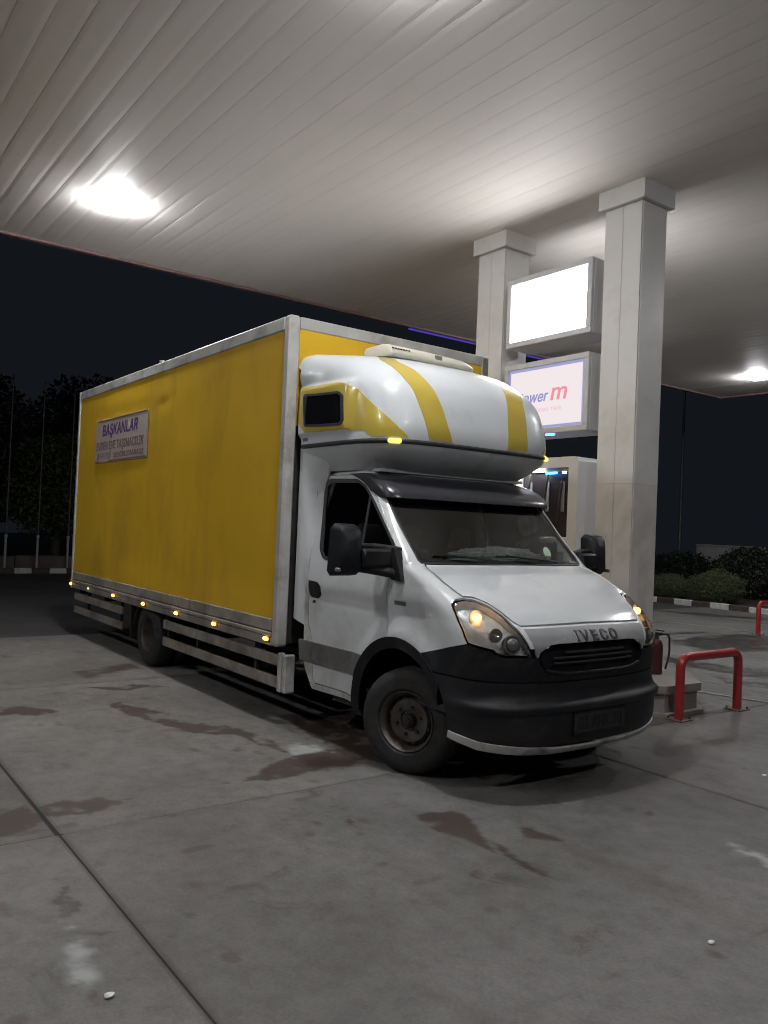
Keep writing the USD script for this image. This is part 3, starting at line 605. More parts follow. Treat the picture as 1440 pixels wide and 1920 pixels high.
# ------------------------------------------------------------------ THE TRUCK
# x forward from the front axle, y to the truck's left, z up. The cab and the sleeper above it are skins over stacked plan curves.
class Skin:
    def __init__(self, z, F, A, W, p, extra=None):
        self.z0, self.z1 = z[0], z[-1]
        self.F, self.A, self.W, self.p = (PchipInterpolator(z, a) for a in (F, A, W, p)); self.extra = extra
    def __call__(self, s, z):
        s = np.asarray(s, float); z = np.clip(np.asarray(z, float), self.z0, self.z1); sg = np.where(s < 0, -1.0, 1.0); a = np.abs(s)
        zu, inv = np.unique(np.round(z, 5), return_inverse=True)
        F, A, W, p = self.F(zu), self.A(zu), self.W(zu), self.p(zu); q = np.linspace(0, np.pi / 2, 121)
        yy = W[:, None] * np.sin(q) ** (2 / p[:, None]); xx = A[:, None] * (1 - np.cos(q) ** (2 / p[:, None]))
        d = np.c_[np.zeros(len(zu)), np.cumsum(np.hypot(np.diff(xx, axis=1), np.diff(yy, axis=1)), 1)]; d /= d[:, -1:]
        t = np.minimum(a, 1.0); x = np.empty(len(z)); y = np.empty(len(z))
        order = np.argsort(inv, kind="stable"); cuts = np.searchsorted(inv[order], np.arange(len(zu) + 1))
        for k in range(len(zu)):
            i = order[cuts[k]:cuts[k + 1]]
            x[i] = np.interp(t[i], d[k], xx[k]); y[i] = np.interp(t[i], d[k], yy[k])
        x = F[inv] - x - np.maximum(a - 1, 0)
        if self.extra is not None:
            y = y + self.extra(x, y, z)
        return np.stack([x, sg * y, z], 1)
    def normal(self, s, z):
        e = 1e-3; a = self(s + e, z) - self(s - e, z); b = self(s, z + e) - self(s, z - e); n = np.cross(a, b)
        n /= np.maximum(np.linalg.norm(n, axis=1, keepdims=True), 1e-12)
        P = self(s, z); flip = np.where((n * (P - np.array([-0.9, 0, 1.0]))).sum(1) < 0, -1.0, 1.0)
        return n * flip[:, None]
    def s_at_x(self, x, z):
        """s on the flank or the corner (s > 0) at the given x."""
        x = np.asarray(x, float); z = np.asarray(z, float); F, A = self.F(z), self.A(z); out = 1 + F - A - x
        for i in np.where(x > F - A)[0]:
            ss = np.linspace(0, 1, 161); xx = self(ss, np.full(161, z[i]))[:, 0]
            out[i] = np.interp(-x[i], -xx, ss)
        return out

def cab_extra(x, y, z):
    side = np.clip((y - 0.8) / 0.15, 0, 1)
    fl = 0.03 * np.exp(-((np.hypot(x + .03, z - .40) - 0.56) / 0.09) ** 2) * (z > .35)
    crease = -0.014 / (1 + np.exp((z - 1.195 - 0.02 * np.clip((x + 0.2), 0, 1)) / 0.012)) * np.exp(-np.maximum(0, 1.14 - z) / 0.10) * np.clip((0.5 - x) / 0.3, 0, 1)
    return side * (fl + crease)
CAB = Skin([.26,.30,.36,.41,.55,.585,.61,.64,.70,.82,.98,1.05,1.10,1.13,1.185,1.265,1.335,1.42,1.49,1.51,1.75,2.02,2.15,2.22],
    [.82,.90,.935,.95,.957,.985,.985,.945,.918,.928,.925,.90,.86,.82,.75,.60,.45,.25,.06,.045,-.18,-.41,-.57,-.75],
    [.42,.45,.45,.45,.45,.46,.46,.46,.45,.45,.45,.45,.44,.43,.42,.38,.33,.24,.15,.14,.14,.14,.14,.14],
    [.94,.955,.965,.972,.98,.985,.988,.988,.99,.995,1.0,1.003,1.005,1.005,1.008,1.006,1.0,.99,.98,.978,.94,.895,.87,.82],
    [2.7,2.7,2.7,2.7,2.7,2.7,2.7,2.7,2.7,2.7,2.7,2.8,2.9,3,3.2,3.8,4.2,4.2,3.6,3.4,3,3,3,3], cab_extra)
def pod(x, y, z):
    def st(v, a, b):
        t = np.clip((v - a) / (b - a), 0, 1); return t * t * (3 - 2 * t)
    return 0.035 * np.clip((y - .75) / .15, 0, 1) * st(x, -.74, -.82) * st(z, 2.47, 2.53) * st(z, 2.95, 2.88) * st(x, -1.75, -1.6) + 0.055 * np.clip((y - .55) / .2, 0, 1) * st(x, -1.2, -1.5) * st(z, 2.86, 3.04)
OVER = Skin([2.395,2.5,2.7,2.85,3.0,3.1,3.17,3.21,3.25], [-.31,-.30,-.33,-.38,-.50,-.64,-.83,-1.05,-1.5], [.9,.9,.9,.88,.92,.93,.80,.62,.07],
    [1.0,1.0,1.0,.997,.985,.97,.945,.91,.80], [5,5,4.6,4.2,3.6,3.1,2.7,2.5,2.4], pod)
VISOR = Skin([1.972,2.0,2.04,2.09,2.14,2.175], [-.285,-.292,-.32,-.385,-.50,-.62], [.17,.17,.17,.17,.17,.17], [.90,.905,.905,.90,.89,.88], [3.4,3.4,3.4,3.4,3.4,3.4])

def dens(poly, step=0.03):
    return Polygon(shapely.segmentize(poly.exterior, step), [shapely.segmentize(r, step) for r in poly.interiors])

def patch(S, poly, off=0.0, ds=0.025, dz=0.025, lip=0.015, back=False):
    """The piece of skin S inside POLY (in s, z), lifted by OFF, with its rim turned inwards by LIP."""
    P2, T = [], []; base = 0
    for pg in (poly.geoms if hasattr(poly, "geoms") else [poly]):
        if pg.area < 1e-7:
            continue
        x0, y0, x1, y1 = pg.bounds; xs_ = np.arange(math.floor(x0 / ds), math.ceil(x1 / ds)) * ds; ys_ = np.arange(math.floor(y0 / dz), math.ceil(y1 / dz)) * dz
        X, Y = np.meshgrid(xs_, ys_); cells = shapely.box(X.ravel(), Y.ravel(), X.ravel() + ds, Y.ravel() + dz); shapely.prepare(pg)
        full = shapely.contains_properly(pg, cells); hit = shapely.intersects(pg, cells) & ~full
        for c in np.c_[X.ravel(), Y.ravel()][full]:
            P2 += [(c[0], c[1]), (c[0] + ds, c[1]), (c[0] + ds, c[1] + dz), (c[0], c[1] + dz)]; T += [(base, base + 1, base + 2), (base, base + 2, base + 3)]; base += 4
        for it in shapely.intersection(pg, cells[hit]):
            for q in (it.geoms if hasattr(it, "geoms") else [it]):
                if q.geom_type != "Polygon" or q.area < 1e-9:
                    continue
                try:
                    v, f = trimesh.creation.triangulate_polygon(q, engine="earcut")
                except Exception:
                    continue
                P2 += [tuple(a) for a in v]; T += [tuple(int(k) + base for k in t) for t in f]; base += len(v)
    P2 = np.array(P2); T = np.array(T)
    key, first, inv = np.unique(np.round(P2, 5), axis=0, return_index=True, return_inverse=True); inv = inv.ravel()
    P2 = P2[first]; T = inv[T]; T = T[(T[:, 0] != T[:, 1]) & (T[:, 1] != T[:, 2]) & (T[:, 0] != T[:, 2])]
    V = S(P2[:, 0], P2[:, 1]); N = S.normal(P2[:, 0], P2[:, 1]); V = V + N * off
    fn = np.cross(V[T[:, 1]] - V[T[:, 0]], V[T[:, 2]] - V[T[:, 0]]); flip = (fn * N[T[:, 0]]).sum(1) < 0; T[flip] = T[flip][:, ::-1]
    if lip:
        E = np.vstack([T[:, [0, 1]], T[:, [1, 2]], T[:, [2, 0]]]); k = np.sort(E, 1); u, i, c = np.unique(k, axis=0, return_index=True, return_counts=True); B = E[i[c == 1]]
        n = len(V); V2 = V - N * lip
        Q = np.vstack([np.c_[B[:, 1], B[:, 0], B[:, 0] + n], np.c_[B[:, 1], B[:, 0] + n, B[:, 1] + n]])
        if back:
            V = np.vstack([V, V2]); T = np.vstack([T, Q, T[:, ::-1] + n])
        else:
            V = np.vstack([V, V2]); T = np.vstack([T, Q])
    m = trimesh.Trimesh(V, T, process=False); m.remove_unreferenced_vertices(); return m

def mirror(poly):
    return shapely.affinity.scale(poly, -1, 1, origin=(0, 0))
def xz(pts, S=CAB, step=0.03):
    """A side outline given in (x, z) as a polygon in (s, z), s > 0."""
    pl = shapely.segmentize(Polygon(pts).exterior, step); c = np.array(pl.coords)[:-1]
    return Polygon(np.c_[S.s_at_x(c[:, 0], c[:, 1]), c[:, 1]]).buffer(0)
def circ(cx, cz, r, n=64):
    a = np.linspace(0, 2 * np.pi, n, endpoint=False); return [(cx + r * math.cos(t), cz + r * math.sin(t)) for t in a]
def sym(pts):
    """A front outline given for s >= 0 from the centre outwards and back, mirrored to both sides."""
    return Polygon(pts + [(-s, z) for s, z in reversed(pts)]).buffer(0)
def rnd(poly, r):
    return poly.buffer(-r).buffer(2 * r).buffer(-r)

truck = thing("box_truck", "white cab truck with tall faded yellow cargo box and sleeper pod over the cab", "truck")
def tp(name, mesh, mat, smooth=40, parent=truck, label=None):
    return part(parent, name, mesh, mat, smooth, label)

ARX, ARZ = -0.03, 0.40
arch = xz(circ(ARX, ARZ, 0.485)); arch_out = xz(circ(ARX, ARZ, 0.56))
glass = rnd(xz([(-1.115,1.475),(-1.165,1.53),(-1.265,2.075),(-1.235,2.105),(-1.18,2.115),(-.80,2.105),(-.69,2.06),(-.56,1.955),(-.185,1.606),(-.12,1.473)]), 0.02)
head = Polygon([(.803,1.246),(.762,1.273),(.714,1.281),(.659,1.273),(.607,1.242),(.575,1.191),(.562,1.14),(.545,1.107),(.529,1.059),(.512,1.005),(.492,.942),(.53,.937),(.653,.941),(.696,.957),(.715,.977),(.811,1.001),(.849,1.013),(.855,1.058),(.847,1.139),(.822,1.213)]).buffer(0.012).buffer(-0.012)
hood = sym([(0,1.1335),(.13,1.132),(.30,1.1305),(.507,1.127),(.540,1.159),(.560,1.212),(.592,1.261),(.645,1.293),(.708,1.299),(.763,1.386),(.80,1.466),(.80,1.487),(0,1.489)])
wind = sym([(0,1.5),(.83,1.506),(.845,1.52),(.90,1.925),(.895,2.03),(0,2.03)])
doorp = xz([(-1.30,2.165),(-1.34,1.76),(-1.31,1.285),(-1.29,.93),(-1.215,.76),(-1.215,.47),(-1.185,.43),(-.53,.44),(-.145,.75),(-.145,.968),(-.20,1.20),(-.185,1.47),(-.10,1.535),(-.525,1.985),(-.66,2.105),(-.80,2.162)])
mould_o = xz([(-1.42,.765),(-1.40,.597),(-.5,.605),(-.40,.775)]).difference(arch_out)
grille = rnd(sym([(0,1.003),(.30,1.0),(.37,.992),(.43,.952),(.44,.90),(.40,.843),(.33,.826),(0,.812)]), 0.02)
front_panel = sym([(0,1.118),(.505,1.111),(.497,1.065),(.483,.998),(.462,.928),(0,.928)]).difference(grille.buffer(0.012))
bump_up = sym([(0,.935),(.467,.926),(.49,.930),(.655,.932),(.70,.948),(.72,.968),(.815,.992),(.853,1.004),(1.035,.947),(1.228,.892),(1.30,.80),(1.26,.79),(.956,.785),(.672,.773),(.40,.765),(0,.762)]).difference(grille.buffer(0.006)).difference(arch_out)
bl = [(0,.757),(.40,.760),(.672,.768),(.956,.78),(1.26,.785),(1.35,.78),(1.35,.36),(.972,.362),(.75,.352),(0,.335)]
bump_lo = sym(bl).difference(arch_out).difference(mirror(arch_out))
bump_up = bump_up.difference(mirror(arch_out))
lipp = sym([(0,.330),(.51,.348),(.75,.350),(.965,.392),(.968,.432),(.90,.405),(.60,.372),(.50,.362),(.25,.336),(.12,.331)])
lipp = sym([(0,.318),(.30,.326),(.55,.354),(.80,.388),(.965,.43),(.968,.388),(.80,.335),(.55,.303),(.30,.285),(0,.278)])
fend_raw = xz([(-.145,.75),(-.145,.968),(-.20,1.20),(-.185,1.47),(-.10,1.535),(.40,1.6),(.9,1.6),(.9,.5),(-.145,.5)])
front_stuff = shapely.union_all([hood.buffer(.006), wind.buffer(.012), head.buffer(.005), sym([(0,.2),(1.5,.2),(1.30,.80),(1.228,.892),(1.035,.947),(.853,1.006),(.72,.985),(0,.985)])])
fend = fend_raw.difference(front_stuff).difference(arch_out.buffer(-0.01)).difference(sbox(-3, 1.512, 3, 3))
fend = max(fend.geoms, key=lambda g: g.area) if hasattr(fend, "geoms") else fend

# body pieces (both sides)
white = []
doors = []
for sd in (1, -1):
    mm = (lambda p: p) if sd == -1 else mirror        # outlines are drawn for s > 0; the truck's right side is y < 0, s < 0
    right = sd == 1
    d_ = doorp.difference(glass.buffer(0.016)).buffer(-0.003).difference(arch_out.buffer(-0.004))
    upper = d_.difference(mould_o); 
    dz = tp("door", patch(CAB, mm(upper), 0.002), "white_paint")
    doors.append(dz)
    tp("window_seal", patch(CAB, mm(glass.buffer(0.022).difference(glass.buffer(-0.012))), 0.0035, lip=0.01), "seal", parent=dz)
    tp("window_glass", patch(CAB, mm(glass.buffer(-0.004)), -0.006, ds=.05, dz=.05, lip=0), "side_glass", True, parent=dz)
    tp("quarter_bar", patch(CAB, mm(xz([(-.615,2.03),(-.59,2.03),(-.585,1.475),(-.61,1.475)])), 0.0015, lip=0.012), "seal", parent=dz)
    tp("door_handle", patch(CAB, mm(rnd(xz([(-1.285,1.275),(-1.15,1.27),(-1.105,1.235),(-1.105,1.165),(-1.15,1.135),(-1.285,1.135)]), .02)), 0.009, lip=0.012), "black_plastic", parent=dz)
    tp("lock_barrel", cyl((-1.20, -sd * 0.985, 1.105), (-1.20, -sd * 1.012, 1.105), 0.013, 14), "seal", parent=dz)
    tp("side_moulding", patch(CAB, mm(mould_o.intersection(xz([(-1.21, .9), (-1.21, .5), (0, .5), (0, .9)]))), 0.018, lip=0.02), "grey_trim")
    tp("side_moulding", patch(CAB, mm(mould_o.intersection(xz([(-1.5, .9), (-1.5, .5), (-1.217, .5), (-1.217, .9)]))), 0.018, lip=0.02), "grey_trim")
    corner = xz([(-1.306,2.167),(-1.346,1.76),(-1.318,1.285),(-1.298,.93),(-1.222,.76),(-1.222,.47),(-1.19,.42),(-1.27,.42),(-1.345,.52),(-1.36,.62),(-1.36,1.30),(-1.54,1.5),(-1.54,2.17)])
    tp("rear_corner_panel", patch(CAB, mm(corner.difference(mould_o)), 0.0), "lower_white")
    sill = xz([(-1.26,.415),(-1.18,.424),(-.53,.434),(-.50,.395),(-1.23,.375)]).difference(arch_out)
    tp("sill", patch(CAB, mm(sill), 0.006), "lower_white")
    tp("fender", patch(CAB, mm(fend.buffer(-0.002)), 0.002), "white_paint")
    tp("fender_badge", patch(CAB, mm(xz([(-.10,1.222),(.03,1.222),(.03,1.193),(-.10,1.193)])), 0.005, lip=0.006), "grey_trim")
    trim = arch_out.buffer(0.004).difference(arch).intersection(xz([(-1.2,.42),(-1.2,1.2),(.46,1.2),(.46,.80),(.40,.42)]).union(xz([(-1.2,.3),(-1.2,1.2),(.30,1.2),(.42,.3)])))
    tp("arch_trim", patch(CAB, mm(trim), 0.012, lip=0.09), "black_plastic")
    # A pillar and roof rail: what lies between windscreen and door
    pil = sbox(0.84, 1.505, 2.2, 2.17).difference(wind.buffer(.014)).difference(doorp.buffer(0.004)).difference(xz([(-.9,2.3),(-.8,2.165),(-2.5,2.165),(-2.5,1.4),(-1.0,1.4),(-.2,1.4),(-.2,1.55),(-.6,2.0)]).buffer(0))
    pil = pil.intersection(xz([(.3,1.5),(-.12,1.5),(-.62,2.03),(-.8,2.19),(-.3,2.19),(.3,2.0)]).union(sbox(.84,1.5,1.02,2.1)))
    pil = max(pil.geoms, key=lambda g: g.area) if hasattr(pil, "geoms") else pil
    tp("windscreen_pillar", patch(CAB, mm(pil), 0.0), "white_paint")
    # headlight: lens, bowl, bulbs
    H = mm(head)
    hl = tp("headlight", patch(CAB, H.buffer(-0.003), 0.001, ds=.018, dz=.018, lip=0), "lens", True, label="headlight with glowing orange lamp in its upper corner")
    tp("bowl", patch(CAB, H.buffer(-0.006), -0.055, ds=.03, dz=.03, lip=-0.05), "reflector", 30, parent=hl)
    def spot(s, z, o):
        s = np.array([-s * sd]); z = np.array([z]); return (CAB(s, z) + CAB.normal(s, z) * o)[0], CAB.normal(s, z)[0]
    p_, n_ = spot(.60, 1.02, -0.045)
    ax = np.array([0.93, -sd * 0.3, 0.1]); ax /= np.linalg.norm(ax)
    tp("projector", cyl(p_, p_ + ax * 0.03, 0.062, 28), "reflector_dark", 30, parent=hl)
    ball = trimesh.creation.icosphere(3, 0.052); ball.apply_scale((1, 1, 1)); ball.apply_translation(p_ + ax * 0.012); tp("projector_lens", ball, "lens_bulb", True, parent=hl)
    p2, _ = spot(.665, 1.095, -0.052); tp("inner_bezel", cyl(p2, p2 + ax * 0.02, 0.045, 20), "reflector_dark", 30, parent=hl)
    p3, _ = spot(.705, 1.205, -0.048)
    tp("indicator_cup", cyl(p3, p3 + ax * 0.012, 0.05, 24), "reflector", 30, parent=hl)
    bulb = trimesh.creation.icosphere(3, 0.028); bulb.apply_scale((1, 1.25, 1)); bulb.apply_translation(p3 + ax * 0.026); tp("indicator_bulb", bulb, "orange_glow", True, parent=hl)
    # mirror
    S1 = -sd
    mi = tp("mirror", fixed(trimesh.convex.convex_hull(np.vstack([
        [[x, S1 * yy, z] for x, yy, z in ((-.30,1.26,1.42),(-.30,1.47,1.42),(-.30,1.25,1.72),(-.30,1.455,1.72),(-.28,1.275,1.76),(-.28,1.43,1.76),(-.29,1.28,1.385),(-.29,1.45,1.385))],
        [[x, S1 * yy, z] for x, yy, z in ((-.16,1.27,1.44),(-.17,1.45,1.44),(-.17,1.275,1.70),(-.18,1.44,1.70),(-.20,1.29,1.745),(-.20,1.42,1.745),(-.19,1.29,1.40),(-.20,1.43,1.40),(-.135,1.31,1.5),(-.135,1.40,1.5),(-.14,1.31,1.64),(-.14,1.40,1.64))]]))).subdivide(), "black_plastic", 55)
    tp("mirror_arm", [tube([(-.215, S1 * 1.29, 1.60), (-.19, S1 * 1.12, 1.60), (-.15, S1 * 1.0, 1.585), (-.13, S1 * .95, 1.57)], [0.026, .026, .03, .035], 12), tube([(-.215, S1 * 1.29, 1.455), (-.17, S1 * 1.12, 1.43), (-.10, S1 * 1.0, 1.41), (-.09, S1 * .97, 1.41)], [0.034, .034, .036, .04], 12),
        trimesh.convex.convex_hull(np.array([[x, S1 * yy, z] for yy in (.97, 1.03) for x, z in ((-.17,1.60),(-.10,1.60),(-.02,1.38),(-.13,1.37),(.0,1.36))])),
        bx(-.20, -.12, S1 * 1.02, S1 * 1.28, 1.455, 1.59, .02)], "black_plastic", 40, parent=mi)
    tp("mirror_glass", bx(-.306, -.3005, S1 * 1.28, S1 * 1.44, 1.47, 1.70), "chrome", False, parent=mi)
    tp("mirror_indicator", bx(-.20, -.135, S1 * 1.455, S1 * 1.474, 1.42, 1.45, .008), "grey_trim", False, parent=mi)

tp("hood", patch(CAB, hood.buffer(-0.003), 0.003, dz=.006, lip=0.02), "hood_paint")
tp("grille_panel", patch(CAB, front_panel.buffer(-0.002), 0.002, ds=.015, dz=.005), "silver_grille")
tp("bumper", patch(CAB, bump_up.buffer(-0.002), 0.004), "black_plastic")
tp("lower_bumper", patch(CAB, bump_lo.buffer(-0.002), 0.006, dz=.014), "grey_bumper")
tp("bumper_lip", patch(CAB, lipp, 0.016, ds=.02, dz=.012, lip=0.02), "bumper_white", label="scuffed white lip under the dark bumper")
gr = tp("grille", patch(CAB, grille, -0.045, lip=-0.045), "black_plastic")
for z in (.955, .92, .885):
    w = .25 if z > .94 else .335
    c = np.linspace(-w, w, 30); P = CAB(c, np.full(30, z)); P[:, 0] -= 0.012
    tp("grille_slat", tube(P, 0.0065, 8), "slat_metal", True, parent=gr)
c = np.linspace(-.40, .40, 40); zc = .812 + 0.03 * np.clip((np.abs(c) - .2) / .2, 0, 1) ** 2; P = CAB(c, zc); P[:, 0] += 0.004
tp("grille_rim", tube(P, 0.013, 8), "grey_bumper", True, parent=gr)
# raised maker lettering on the grille panel
for k, (ch, wl) in enumerate(zip("IVECO", (.022, .078, .060, .072, .078))):
    word = meshkit.text_mesh(ch, 0.066, 0.008, True); v = word.vertices.copy(); x0_, x1_ = v[:, 0].min(), v[:, 0].max()
    yv = (-.196, -.118, -.016, .082, .188)[k] - wl / 2 + .012 + (v[:, 0] - x0_) / (x1_ - x0_) * wl; zv = 1.026 + v[:, 1]
    fx = CAB(np.zeros(len(zv)), np.full(len(zv), 1.055))[:, 0] - (np.interp(np.abs(yv), np.linspace(0, .3, 20), CAB(np.zeros(1), np.array([1.055]))[0, 0] - CAB(np.linspace(0, .3, 20) / 1.08, np.full(20, 1.055))[:, 0]))
    slope = (CAB(np.zeros(len(zv)), zv)[:, 0] - CAB(np.zeros(1), np.array([1.055]))[0, 0])
    word = trimesh.Trimesh(np.c_[fx + slope + 0.005 + v[:, 2], yv, zv], word.faces); trimesh.repair.fix_normals(word); tp("raised_letter", word, "badge", False)
# number plate
pl = tp("number_plate", bx(.962, .972, -.27, .27, .415, .545, .003), "plate", False)
tp("plate_frame", [bx(.960, .977, -.275, .275, .545, .555), bx(.960, .977, -.275, .275, .405, .415)], "grey_bumper", False, parent=pl)
pt = meshkit.text_mesh("01 AHK 30", 0.082, 0.002, True); v = pt.vertices.copy(); sc = .46 / (v[:, 0].max() - v[:, 0].min()); v[:, 0] = (v[:, 0] - v[:, 0].min()) * sc
pt = trimesh.Trimesh(np.c_[.9725 + v[:, 2], -.225 + v[:, 0], .44 + v[:, 1]], pt.faces); trimesh.repair.fix_normals(pt); tp("plate_lettering", pt, "plate_ink", False, parent=pl)

ws = tp("windscreen", patch(CAB, wind.buffer(-0.004), 0.001, ds=.05, dz=.03, lip=0), "windscreen", True)
tp("windscreen_frame", patch(CAB, wind.buffer(0.012).difference(wind.buffer(-0.022)), -0.002, lip=0.012), "seal", parent=ws)
tp("scuttle", patch(CAB, sym([(0,1.4875),(.80,1.486),(.83,1.5005),(0,1.4985)]), -0.008, dz=.006, lip=0), "black_plastic")
for (a, b) in ((-.62, -.12), (-.02, .50)):
    P = CAB(np.array([b, a]), np.array([1.505, 1.53])); N = CAB.normal(np.array([b, a]), np.array([1.505, 1.53]))
    n_ = 12; c = np.linspace(b, a, n_); z = np.linspace(1.50, 1.545, n_); Q = CAB(c, z) + CAB.normal(c, z) * np.linspace(.035, .022, n_)[:, None]
    c2 = np.linspace(a - .10, a + .42, n_); z2 = np.linspace(1.55, 1.53, n_); Q2 = CAB(c2, z2) + CAB.normal(c2, z2) * 0.012
    tp("wiper", [tube(Q, 0.009, 8), tube(Q2, 0.007, 6)], "hose", True)
tp("sun_visor", patch(VISOR, sym([(0,1.974),(1.02,1.974),(1.12,2.03),(1.16,2.172),(0,2.172)]), 0.0, ds=.025, dz=.02, lip=0.03, back=True), "gloss_black", 50)
tp("roof", [patch(CAB, sbox(-1.62, 2.168, 1.62, 2.215).union(sbox(-1.0, 2.06, 1.0, 2.17)), 0.0, lip=0.01), bx(-1.36, -.62, -.80, .80, 2.19, 2.215)], "white_paint")

# inner shell and furniture of the cab
inner = sbox(-2.45, .32, 2.45, 2.2).difference(wind.buffer(.01)).difference(glass.buffer(.01)).difference(mirror(glass.buffer(.01))).difference(arch_out).difference(mirror(arch_out)).difference(head.buffer(-.0)).difference(mirror(head)).difference(grille.buffer(.0))
tp("cab_shell", [patch(CAB, inner, -0.035, ds=.05, dz=.05, lip=0)], "cab_dark", True)
tp("headliner", bx(-1.36, -.66, -.80, .80, 2.13, 2.15), "cab_dark", False)
tp("cab_rear_wall", bx(-1.37, -1.34, -.93, .93, .5, 2.2), "cab_dark", False)
tp("cab_floor", bx(-1.34, .45, -.90, .90, .50, .56), "cab_dark", False)
tp("wheel_box", [bx(-.50, .44, S * .55, S * .60, .3, .98) for S in (-1, 1)] + [bx(-.5, .44, S * .60, S * .93, .945, .98) for S in (-1, 1)], "chassis", False)
dash = prism(Polygon([(.06, .9), (.02, 1.46), (-.16, 1.475), (-.30, 1.43), (-.36, 1.2), (-.30, .9)]), -.88, .88)
dash.vertices = np.c_[dash.vertices[:, 0], dash.vertices[:, 2], dash.vertices[:, 1]]; tp("dashboard", fixed(dash), "cab_dark", False)
for yy, col in ((-.55, 1), (-.12, 0), (.48, 1)):
    st = tp("seat", [bx(-.98, -.50, yy - .22, yy + .22, .86, 1.0, .04), bx(-1.16, -.98, yy - .21, yy + .21, .9, 1.56, .05)], "seat_cloth", 50)
    tp("headrest", bx(-1.14, -1.04, yy - .13, yy + .13, 1.58, 1.77, .04), "headrest", 50, parent=st)
a = np.linspace(0, 2 * np.pi, 33); sw = np.c_[-.47 + .07 * np.cos(a), .48 + .20 * np.sin(a), 1.36 + .17 * np.cos(a)]
tp("steering_wheel", [tube(sw, 0.015, 8), cyl((-.47, .48, 1.36), (-.22, .48, 1.25), .03, 10), bx(-.49, -.45, .30, .66, 1.35, 1.38, .01)], "cab_dark", True)

# ---- sleeper pod over the cab
sl_ = tp("sleeper_pod", [patch(OVER, sbox(-2.1, 2.43, 2.1, 3.249).difference(shapely.union_all([Polygon([(1.33,2.43),(2.4,2.43),(2.4,3.3),(.93,3.3)])] + [])).intersection(sbox(-3, 2, 3, 4)), 0.0, ds=.02, dz=.014, lip=0.02)], "gel_white", True) if False else None
lim = xz([(-1.535,2.428),(-1.535,3.235),(.2,3.235),(.2,2.428)], OVER); half = lim.union(sbox(0, 2.428, 1.0, 3.245))
pod_poly = half.union(mirror(half)).buffer(0.0005)
Zr = 3.235
cs = np.linspace(-1.6, 1.6, 141); top_s = OVER.s_at_x(np.full(1, -1.535), np.full(1, Zr))[0]
cs = np.linspace(-top_s, top_s, 121); ring = OVER(cs, np.full(121, Zr))
cap = trimesh.Trimesh(np.vstack([ring, [[-1.535, 0, Zr + .035]], ]), [[i, i + 1, 121] for i in range(120)], process=False); cap.fix_normals()
if cap.face_normals[:, 2].mean() < 0: cap.invert()
sl_ = tp("sleeper_pod", [patch(OVER, pod_poly, 0.0, ds=.018, dz=.014, lip=0.0), cap], "gel_white", 50)
strip_ = pod_poly.intersection(sbox(-3, 2.428, 3, 2.44))
rim = np.array([OVER(np.array([s]), np.array([2.413]))[0] for s in np.linspace(-2.05, 2.05, 121)]); rim = rim[rim[:, 0] > -1.53]
tp("pod_seal", tube(rim + 0, 0.019, 8), "seal", True)
side_y = Polygon([(1.38,3.03),(1.326,3.017),(1.245,2.955),(1.17,2.928),(1.015,2.919),(.802,2.911),(.741,2.886),(.688,2.832),(.437,2.445),(.614,2.445),(.665,2.499),(1.225,2.528),(1.29,2.58),(1.40,2.703)]).buffer(.012).buffer(-.012)
lim2 = xz([(-1.53,2.4),(-1.53,3.2),(.2,3.2),(.2,2.4)], OVER).union(sbox(0, 2.4, 1, 3.2))
owin = rnd(Polygon([(1.225,2.575),(1.215,2.84),(1.175,2.858),(.80,2.828),(.768,2.79),(.778,2.575),(.81,2.549)]), .03)
for sd in (1, -1):
    mm = mirror if sd == 1 else (lambda p: p)
    tp("yellow_side_graphic", patch(OVER, mm(side_y.intersection(lim2)), 0.0022, ds=.018, dz=.014, lip=0.002), "decal_yellow", 50, parent=sl_)
    wv = tp("sleeper_window", patch(OVER, mm(owin.buffer(-0.012)), 0.004, ds=.03, dz=.03, lip=0), "dark_glass", True)
    tp("window_rubber", patch(OVER, mm(owin.difference(owin.buffer(-.02))), 0.0095, ds=.03, dz=.03, lip=0.01), "seal", 40, parent=wv)
st1 = Polygon([(.462,3.16),(.374,3.16),(.374,3.095),(.335,3.022),(.308,2.916),(.277,2.802),(.249,2.689),(.227,2.563),(.197,2.443),(.332,2.443),(.355,2.561),(.373,2.665),(.397,2.782),(.424,2.906),(.437,3.0),(.459,3.095)])
tp("yellow_stripe", patch(OVER, mirror(st1), 0.0022, ds=.018, dz=.014, lip=0.002), "decal_yellow", 50, parent=sl_)
st2 = Polygon([(.27,3.14),(.46,3.14),(.446,3.069),(.381,2.988),(.326,2.855),(.312,2.734),(.304,2.592),(.304,2.443),(.161,2.443),(.167,2.636),(.184,2.777),(.201,2.875),(.22,2.948),(.253,3.061)])
tp("yellow_stripe", patch(OVER, st2, 0.0022, ds=.018, dz=.014, lip=0.002), "decal_yellow", 50, parent=sl_)
tp("maker_sticker", patch(OVER, mirror(xz([(-1.50,2.492),(-1.42,2.492),(-1.42,2.456),(-1.50,2.456)], OVER)), 0.0015, lip=0.001), "grey_trim", 40, parent=sl_)
for sgn in (-1, 1):
    P = OVER(np.array([sgn * .50]), np.array([2.413]))[0]; Nn = OVER.normal(np.array([sgn * .50]), np.array([2.45]))[0]
    mk = bx(-.018, .03, -.055, .055, -.019, .019, .012); ang = math.atan2(Nn[1], Nn[0]); mk.apply_transform(trimesh.transformations.rotation_matrix(ang, [0, 0, 1])); mk.apply_translation(P)
    tp("pod_marker_lamp", mk, "marker_yellow", False)
